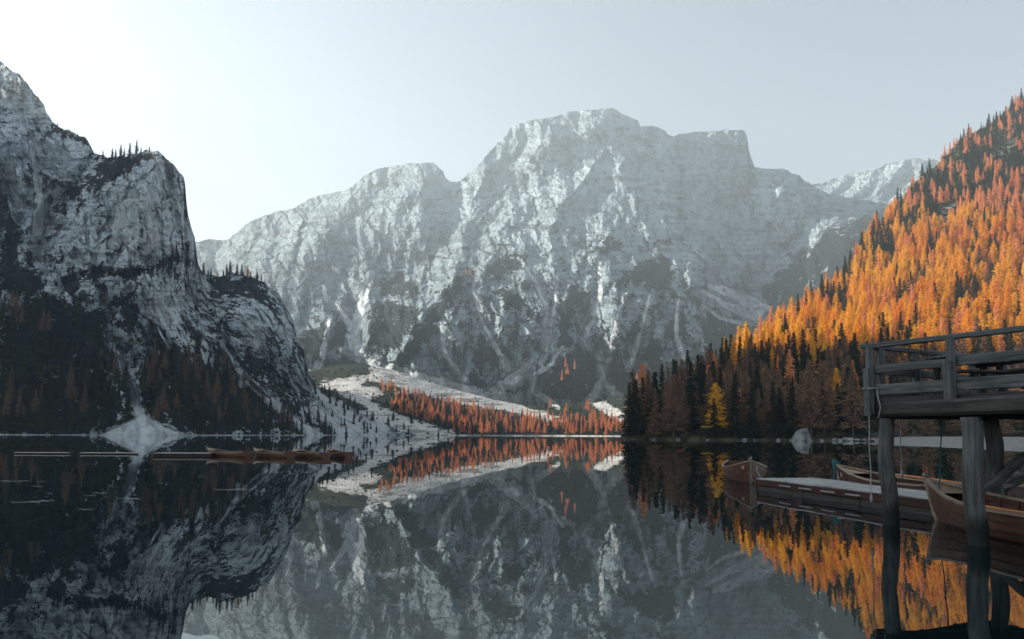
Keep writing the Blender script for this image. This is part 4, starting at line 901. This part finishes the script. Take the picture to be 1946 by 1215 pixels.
# ------------------------------------------------------------------ rowing boats
L_, B_, NS = 5.2, 1.46, 6
def sec(s, u):
    """point on the hull: s 0 bow .. 1 stern, u 0 keel .. 1 gunwale"""
    b = B_ / 2 * max(0.012, (math.sin(math.pi * min(1, (s * .86 + .0)) ** .72)) ** .75 if s < .62 else 0)
    b = B_ / 2 * float(np.interp(s, [0, .04, .1, .2, .32, .45, .6, .75, .88, 1], [.02, .18, .40, .68, .88, .98, 1.0, .94, .80, .58]))
    sh = .42 + .30 * max(0, (.45 - s) / .45) ** 2 + .12 * max(0, (s - .55) / .45) ** 2
    k = -.16 + .24 * max(0, (.16 - s) / .16) ** 2 + .12 * max(0, (s - .7) / .3) ** 2
    f = float(np.interp(s, [0, .25, .6, 1], [1.15, .78, .62, .75]))
    y = b * (math.sin(u * math.pi / 2)) ** f; z = k + (sh - k) * (1 - math.cos(u * math.pi / 2)) ** .86
    rake = -.22 * (1 - s) ** 6 * u
    return Vector((s * L_ + rake, y, z))
def hull_strake(i, side):
    n = 26; V = []
    for j in range(n + 1):
        s = j / n
        for u, off in ((i / NS, .016), ((i + 1.12) / NS if i < NS - 1 else 1, .002)):
            p = sec(s, min(u, 1)); q = sec(s, min(u + .05, 1)) - sec(s, max(u - .05, 0)); nn = Vector((0, q.z, -q.y)); nn = nn.normalized() if nn.length > 1e-6 else Vector((0, 0, -1))
            for o in (off, off - .016): r_ = p + nn * o; V.append((r_.x, r_.y * side, r_.z))
    Fc = []
    for j in range(n):
        a = j * 4; b = a + 4
        for (k, l) in ((0, 2), (2, 3), (3, 1), (1, 0)): Fc.append((a + k, b + k, b + l, a + l) if side > 0 else (a + l, b + l, b + k, a + k))
    Fc += [(0, 2, 3, 1), (n * 4, n * 4 + 1, n * 4 + 3, n * 4 + 2)]
    m = bpy.data.meshes.new('plank'); m.from_pydata(V, [], Fc); m.update(); return m
def strip(name, pts, w_, h_, mat, parent): return tube_rect(name, pts, w_, h_, mat, parent)
def tube_rect(name, pts, w_, h_, mat, parent):
    V = []; n = len(pts); pts = [Vector(p) for p in pts]
    for i, p in enumerate(pts):
        d = (pts[min(i + 1, n - 1)] - pts[max(i - 1, 0)]).normalized(); y = Vector((0, 0, 1)).cross(d)
        y = y.normalized() if y.length > .1 else Vector((0, 1, 0)); z = d.cross(y)
        for a, b in ((-1, -1), (1, -1), (1, 1), (-1, 1)): V.append((p + y * a * w_ / 2 + z * b * h_ / 2)[:])
    Fc = [(i * 4 + k, (i + 1) * 4 + k, (i + 1) * 4 + (k + 1) % 4, i * 4 + (k + 1) % 4) for i in range(n - 1) for k in range(4)] + [(0, 1, 2, 3), (n * 4 - 1, n * 4 - 2, n * 4 - 3, n * 4 - 4)]
    m = bpy.data.meshes.new(name); m.from_pydata(V, [], Fc); m.update(); return link(name, m, mat, parent)
STRK = {(i, s): hull_strake(i, s) for i in range(NS) for s in (1, -1)}
def boat(label, loc, rz, hull, number=None, full=True, group='wooden rowing boats', two_sided_number=False):
    o = thing('rowing_boat', label, 'boat', loc, rz, group)
    for (i, s), m in STRK.items():
        mm = m if m.materials and m.materials[0] == M[hull] else m.copy()
        mm.materials.clear(); mm.materials.append(M[hull]); link('plank', mm, None, o)
    for s in (1, -1): strip('gunwale', [Vector((0, 0, .015)) + Vector((sec(t, 1).x, sec(t, 1).y * s, sec(t, 1).z)) for t in np.linspace(0, 1, 24)], .055, .04, M['rim_wood'], o)
    strip('stem', [(.10, 0, -.12), (-.02, 0, .10), (-.12, 0, .35), (-.23, 0, .66), (-.30, 0, .84)], .06, .085, M['rim_wood'], o)
    V = []; pr = [sec(1, u) for u in np.linspace(0, 1, 7)]; V = [(p.x - .01, p.y, p.z) for p in pr] + [(p.x - .01, -p.y, p.z) for p in pr[::-1]]
    nv = len(V); V2 = [(x + .035, y, z) for x, y, z in V]; m = bpy.data.meshes.new('transom'); m.from_pydata(V + V2, [], [tuple(range(nv)), tuple(range(2 * nv - 1, nv - 1, -1))] + [(k, nv + k, nv + (k + 1) % nv, (k + 1) % nv) for k in range(nv)]); link('transom', m, M[hull], o)
    # floor, thwarts, ribs
    V = []; n = 18
    for j in range(n + 1): s = .07 + .9 * j / n; p = sec(s, .42); V += [(p.x, p.y * .96, p.z + .03), (p.x, -p.y * .96, p.z + .03)]
    m = bpy.data.meshes.new('floor'); m.from_pydata(V, [], [(2 * j, 2 * j + 1, 2 * j + 3, 2 * j + 2) for j in range(n)]); link('floor', m, M['inner_wood'], o)
    for s in (.30, .52, .76):
        p = sec(s, .9); beam('thwart', (0, 0, 0), (0, 2 * p.y * .84, 0), .26, .035, M['inner_wood'], None, seed=3); t = bpy.data.objects[-1] if False else LASTB[0]; t.parent = o; t.matrix_world = Matrix.Identity(4); t.matrix_basis = Matrix.Translation((p.x, 0, p.z - .10)) @ Matrix.Rotation(R(90), 4, 'Z')
    # fore deck
    V = [(-.16, 0, .735)]; n = 5
    for j in range(1, n + 1): s = .14 * j / n; p = sec(s, 1); V += [(p.x, p.y * .97, p.z - .02), (p.x, -p.y * .97, p.z - .02)]
    m = bpy.data.meshes.new('fore_deck'); m.from_pydata(V, [], [(0, 2, 1)] + [(2 * j - 1, 2 * j, 2 * j + 2, 2 * j + 1) for j in range(1, n)]); link('fore_deck', m, M['inner_wood'], o)
    if full:
        for s in np.linspace(.14, .94, 15):
            for sd in (1, -1): strip('rib', [Vector((sec(s, u).x, sec(s, u).y * .965 * sd, sec(s, u).z + .012)) for u in np.linspace(.3, .98, 7)], .035, .03, M['hull_dark'], o)
    if number:
        for sd in ((1, -1) if two_sided_number else (-1,)):
            cu = bpy.data.curves.new('number', 'FONT'); cu.body = number; cu.size = .15; cu.extrude = .002; cu.align_x = 'CENTER'; cu.materials.append(M['paint'])
            tmp = bpy.data.objects.new('number', cu); COL.objects.link(tmp); bpy.context.view_layer.update()
            nm_ = bpy.data.meshes.new_from_object(tmp.evaluated_get(bpy.context.evaluated_depsgraph_get())); bpy.data.objects.remove(tmp)
            nm_.materials.clear(); t = link('number', nm_, M['paint'], o)
            s = .055; a = sec(s - .03, .86); b = sec(s + .05, .86); lo = sec(s + .01, .72); hi = sec(s + .01, .95)
            for v in (a, b, lo, hi): v.y *= sd
            dx = (b - a).normalized() if sd < 0 else (a - b).normalized(); up = (hi - lo).normalized(); nn = dx.cross(up).normalized(); up = nn.cross(dx)
            c0 = sec(s + .01, .80); c0.y *= sd; t.matrix_basis = Matrix.Translation(c0 + nn * .022) @ Matrix((dx, up, nn)).transposed().to_4x4()
    return o
LASTB = [None]; _beam = beam
def beam(*a, **k): LASTB[0] = _beam(*a, **k); return LASTB[0]
def heading(a, b): return math.atan2(b[1] - a[1], b[0] - a[0])
# near boat beside the posts: bow towards the lake
bw, sn = (7.74, 12.55), (7.86, 7.4)
boat('varnished brown rowing boat with oars, half hidden behind the near log post', (*bw, 0), heading(bw, sn), 'hull_wood')
def oar(lab, p, q, grp=None):
    p = Vector(p); q = Vector(q); o = thing('oar', lab, 'oar', p, 0, grp); d = q - p
    tube('shaft', [d * t for t in np.linspace(0, .76, 8)], [.02, .022, .024, .024, .024, .022, .022, .02], M['oar_wood'], o, 8)
    tube_rect('blade', [d * t for t in (.74, .80, .9, 1)], .12, .018, M['oar_wood'], o)
def inb(t, side, z): d = Vector((sn[0] - bw[0], sn[1] - bw[1], 0)); d.normalize(); n = Vector((-d.y, d.x, 0)); return Vector((*bw, 0)) + d * t + n * side + Vector((0, 0, z))
oar('orange oar lying along the near side of the brown boat', inb(.75, -.30, .43), inb(3.4, -.42, .42)); oar('orange oar lying along the far side of the brown boat', inb(1.7, .34, .43), inb(4.4, .45, .46))
# boat 21 moored behind the pontoon, boat 13 at its far end
b21, s21 = (9.02, 18.7), (10.15, 13.6)
boat('dark red rowing boat numbered 21 moored behind the pale pontoon', (*b21, 0), heading(b21, s21), 'hull_dark', '21')
d21 = Vector((s21[0] - b21[0], s21[1] - b21[1], 0)).normalized()
oar('thin oar laid along the dark red boat behind the pontoon', Vector((*b21, .60)) + d21 * 1.6, Vector((*b21, .50)) + d21 * 4.1)
t_ = thing('mooring_cloth', 'teal cloth tied to the bow of the dark red boat', 'cloth', (b21[0] - .1, b21[1] + .1, .1)); tube('fold', [(0, .15, .78), (-.02, .15, .66), (.02, .12, .5), (-.03, .14, .2), (-.02, .14, -.05)], [.05, .06, .045, .035, .02], M['teal'], t_); tube('fold', [(.05, .1, .74), (.07, .1, .6), (.06, .1, .36)], [.03, .04, .02], M['teal'], t_)
b13, s13 = (7.62, 21.9), (8.95, 26.9)
boat('rowing boat numbered 13 pointing its bow at the camera at the end of the pontoon', (*b13, 0), heading(b13, s13), 'hull_wood', '13', True, 'wooden rowing boats', True)
rp13 = thing('bow_rope', 'pale rope looped over the bow of the boat at the end of the pontoon', 'rope', (b13[0], b13[1] - .1, 0)); tube('loop', [(.02, .3, .8), (.0, .05, .62), (-.06, -.05, .3), (.02, -.08, .05)], .016, M['rope'], rp13); tube('loop', [(.04, .3, .78), (.10, .0, .55), (.22, -.1, .25), (.3, -.2, .06)], .016, M['rope'], rp13)
# pontoon
n0, n1 = Vector((6.85, 19.2, 0)), Vector((8.02, 13.1, 0)); f0, f1 = Vector((8.55, 19.5, 0)), Vector((9.55, 14.6, 0))
pn = thing('pontoon', 'low floating pontoon with pale plank deck between the boats', 'pontoon', (n0.x, n0.y, 0))
for i in range(9):
    t = (i + .5) / 9; beam('deck_plank', n0.lerp(f0, t) + Vector((0, 0, .325)), n1.lerp(f1, t) + Vector((0, 0, .325)), .19, .035, M['deck_wood'], pn)
for i in range(3):
    a, b = n0.lerp(n1, i / 3 + .002), n0.lerp(n1, (i + 1) / 3 - .002); beam('side_board', a + Vector((.03, 0, .22)), b + Vector((.03, 0, .22)), .05, .15, M['hull_dark'], pn); beam('side_board', a + Vector((.05, 0, .06)), b + Vector((.05, 0, .06)), .05, .15, M['dark_wood'], pn)
beam('side_board', f0 + Vector((-.04, 0, .15)), f1 + Vector((-.04, 0, .15)), .05, .28, M['hull_dark'], pn); beam('end_board', n0 + Vector((.0, 0, .15)), f0 + Vector((0, 0, .15)), .05, .28, M['hull_dark'], pn); beam('end_board', n1 + Vector((.0, 0, .15)), f1 + Vector((0, 0, .15)), .05, .28, M['hull_dark'], pn)
for i in range(4):
    c = n0.lerp(n1, .22 + .14 * i); d = (n1 - n0).normalized(); tube_rect('bumper_rail', [c - d * .25 - n0 + Vector((-.02, -.03, .22)), c + d * .25 - n0 + Vector((-.02, -.03, .22))], .03, .03, M['rope'], pn)
# boats and floats on the left part of the lake
lb = [(400, 47.5, 474), (488, 47.0, 553), (563, 47.0, 622), (627, 48.5, 664)]
names = ['row boat at the left end of the distant line, next to the low float', 'second boat from the low float in the distant line of boats', 'third boat from the low float in the distant line of boats', 'last boat of the distant line, farthest from the low float']
for (xa, Ya, xb), nm in zip(lb, names):
    a = ((xa - CX) / F * Ya, Ya); best = min(np.linspace(-1.5, .2, 200), key=lambda h: abs(CX + F * (a[0] + L_ * math.cos(h)) / (a[1] + L_ * math.sin(h)) - xb))
    o = boat(nm, (*a, -.04), float(best), 'hull_wood', None, False, 'distant line of rowing boats'); o.scale = (1, .85, .78)
def floatbeam(lab, x0, x1, D, n, zt, wd, mat):
    a = Vector(((x0 - CX) / F * D, D, 0)); b = Vector(((x1 - CX) / F * D, D, 0)); o = thing('floating_pontoon', lab, 'pontoon', a, 0, 'low floats on the left of the lake')
    for i in range(n): f = Vector((0, wd * i / max(n, 1), 0)); beam('float_board', a + f + Vector((0, 0, zt)), b + f + Vector((0, 0, zt)), wd / n * .9, .06, mat, o)
    beam('float_beam', a + Vector((0, .05, zt - .12)), b + Vector((0, .05, zt - .12)), .1, .16, M['hull_dark'], o)
floatbeam('low float with pale boards nearest the distant line of boats', 296, 402, 45.5, 4, .20, 1.3, M['deck_wood'])
floatbeam('thin pale float in the middle of the three floats on the dark water', 157, 265, 49, 2, .10, .5, M['float']); floatbeam('thin pale float farthest from the boats on the dark water', 33, 131, 49, 2, .10, .5, M['float'])
# flotsam
V = []; Fc = []
for x, y, L in [(60, 955, 1.2), (85, 953, .8), (95, 952, .6), (180, 942, .5), (195, 937, .7), (250, 947, .9), (262, 948, .6), (170, 968, .5), (325, 882, .8), (440, 930, 1.6), (470, 929, 1.4), (80, 925, .5), (30, 916, 1.0), (15, 915, .7), (55, 915, .7), (85, 916, .5), (310, 918, .3), (385, 905, .4), (460, 832, 2)]:
    D = CAMH * F / (y - 824); X_ = (x - CX) / F * D; k = len(V)
    for i in range(7):
        t = i / 6 - .5; wv = .035 * (1 - abs(2 * t)) * .35 + .004; yy = .10 * math.sin(i * 1.3 + x); V += [(X_ + .55 * L * t, D + yy * .5 - wv, .004), (X_ + .55 * L * t, D + yy * .5 + wv, .008)]
    Fc += [(k + 2 * i, k + 2 * i + 2, k + 2 * i + 3, k + 2 * i + 1) for i in range(6)]
m = bpy.data.meshes.new('flotsam'); m.from_pydata(V, [], Fc); tag(link('flotsam', m, M['rope']), 'thin pale flotsam drifting on the dark water', 'flotsam', None, 'stuff')

# ------------------------------------------------------------------ two walkers on the beach
def person(lab, x, D, z, cloth, rz):
    X_ = (x - CX) / F * D; o = thing('person', lab, 'person', (X_, D, z), rz, None)
    J = [((0, 0, .92), .15), ((0, 0, 1.15), .15), ((0, 0, 1.38), .17), ((0, 0, 1.5), .06), ((0, 0, 1.64), .105), ((0, 0, 1.72), .09), ((.10, 0, .88), .10), ((.11, .03, .48), .07), ((.11, -.02, .06), .05), ((.11, .12, .04), .045), ((-.10, 0, .88), .10), ((-.11, -.06, .48), .07), ((-.11, -.12, .06), .05), ((-.11, .02, .04), .045), ((.21, 0, 1.38), .07), ((.27, -.02, 1.1), .05), ((.27, .08, .86), .04), ((-.21, 0, 1.38), .07), ((-.27, -.02, 1.1), .05), ((-.27, .08, .86), .04)]
    E = [(0, 1), (1, 2), (2, 3), (3, 4), (4, 5), (0, 6), (6, 7), (7, 8), (8, 9), (0, 10), (10, 11), (11, 12), (12, 13), (2, 14), (14, 15), (15, 16), (2, 17), (17, 18), (18, 19)]
    m = bpy.data.meshes.new('body'); m.from_pydata([j[0] for j in J], E, []); b = link('body', m, cloth, o); md = b.modifiers.new('skin', 'SKIN'); b.modifiers.new('sub', 'SUBSURF').levels = 1
    for v, (c, r_) in zip(m.skin_vertices[0].data, J): v.radius = (r_, r_)
    m.skin_vertices[0].data[0].use_root = True
    bm = bmesh.new(); bmesh.ops.create_icosphere(bm, subdivisions=2, radius=.115); m2 = bpy.data.meshes.new('hair'); bm.to_mesh(m2); bm.free(); h = link('hair', m2, M['cloth_b'], o); h.location = (0, -.02, 1.70)
person('walker in a pale jacket standing on the far beach', 1694, 203, 1.2, M['cloth_a'], .4); person('walker in dark clothes standing on the far beach', 1706, 202, 1.2, M['cloth_b'], -.5)

# ------------------------------------------------------------------ haze in the valley air
hz_m = bpy.data.materials.new('haze_air'); hz_m.use_nodes = True; t = hz_m.node_tree; t.nodes.clear()
vo = t.nodes.new('ShaderNodeVolumePrincipled'); vo.inputs['Color'].default_value = (.78, .93, 1, 1); vo.inputs['Density'].default_value = 2.05e-4; vo.inputs['Anisotropy'].default_value = .26
oo = t.nodes.new('ShaderNodeOutputMaterial'); t.links.new(vo.outputs[0], oo.inputs['Volume'])
x0, x1, y0, y1, z0, z1 = -4200, 4200, -1500, 6500, -6, 1430
m = bpy.data.meshes.new('haze'); m.from_pydata([(x0, y0, z0), (x1, y0, z0), (x1, y1, z0), (x0, y1, z0), (x0, y0, z1), (x1, y0, z1), (x1, y1, z1), (x0, y1, z1)], [], [(0, 3, 2, 1), (4, 5, 6, 7), (0, 1, 5, 4), (1, 2, 6, 5), (2, 3, 7, 6), (3, 0, 4, 7)])
tag(link('haze', m, hz_m), 'thin pale haze filling the valley air', 'haze', None, 'stuff')
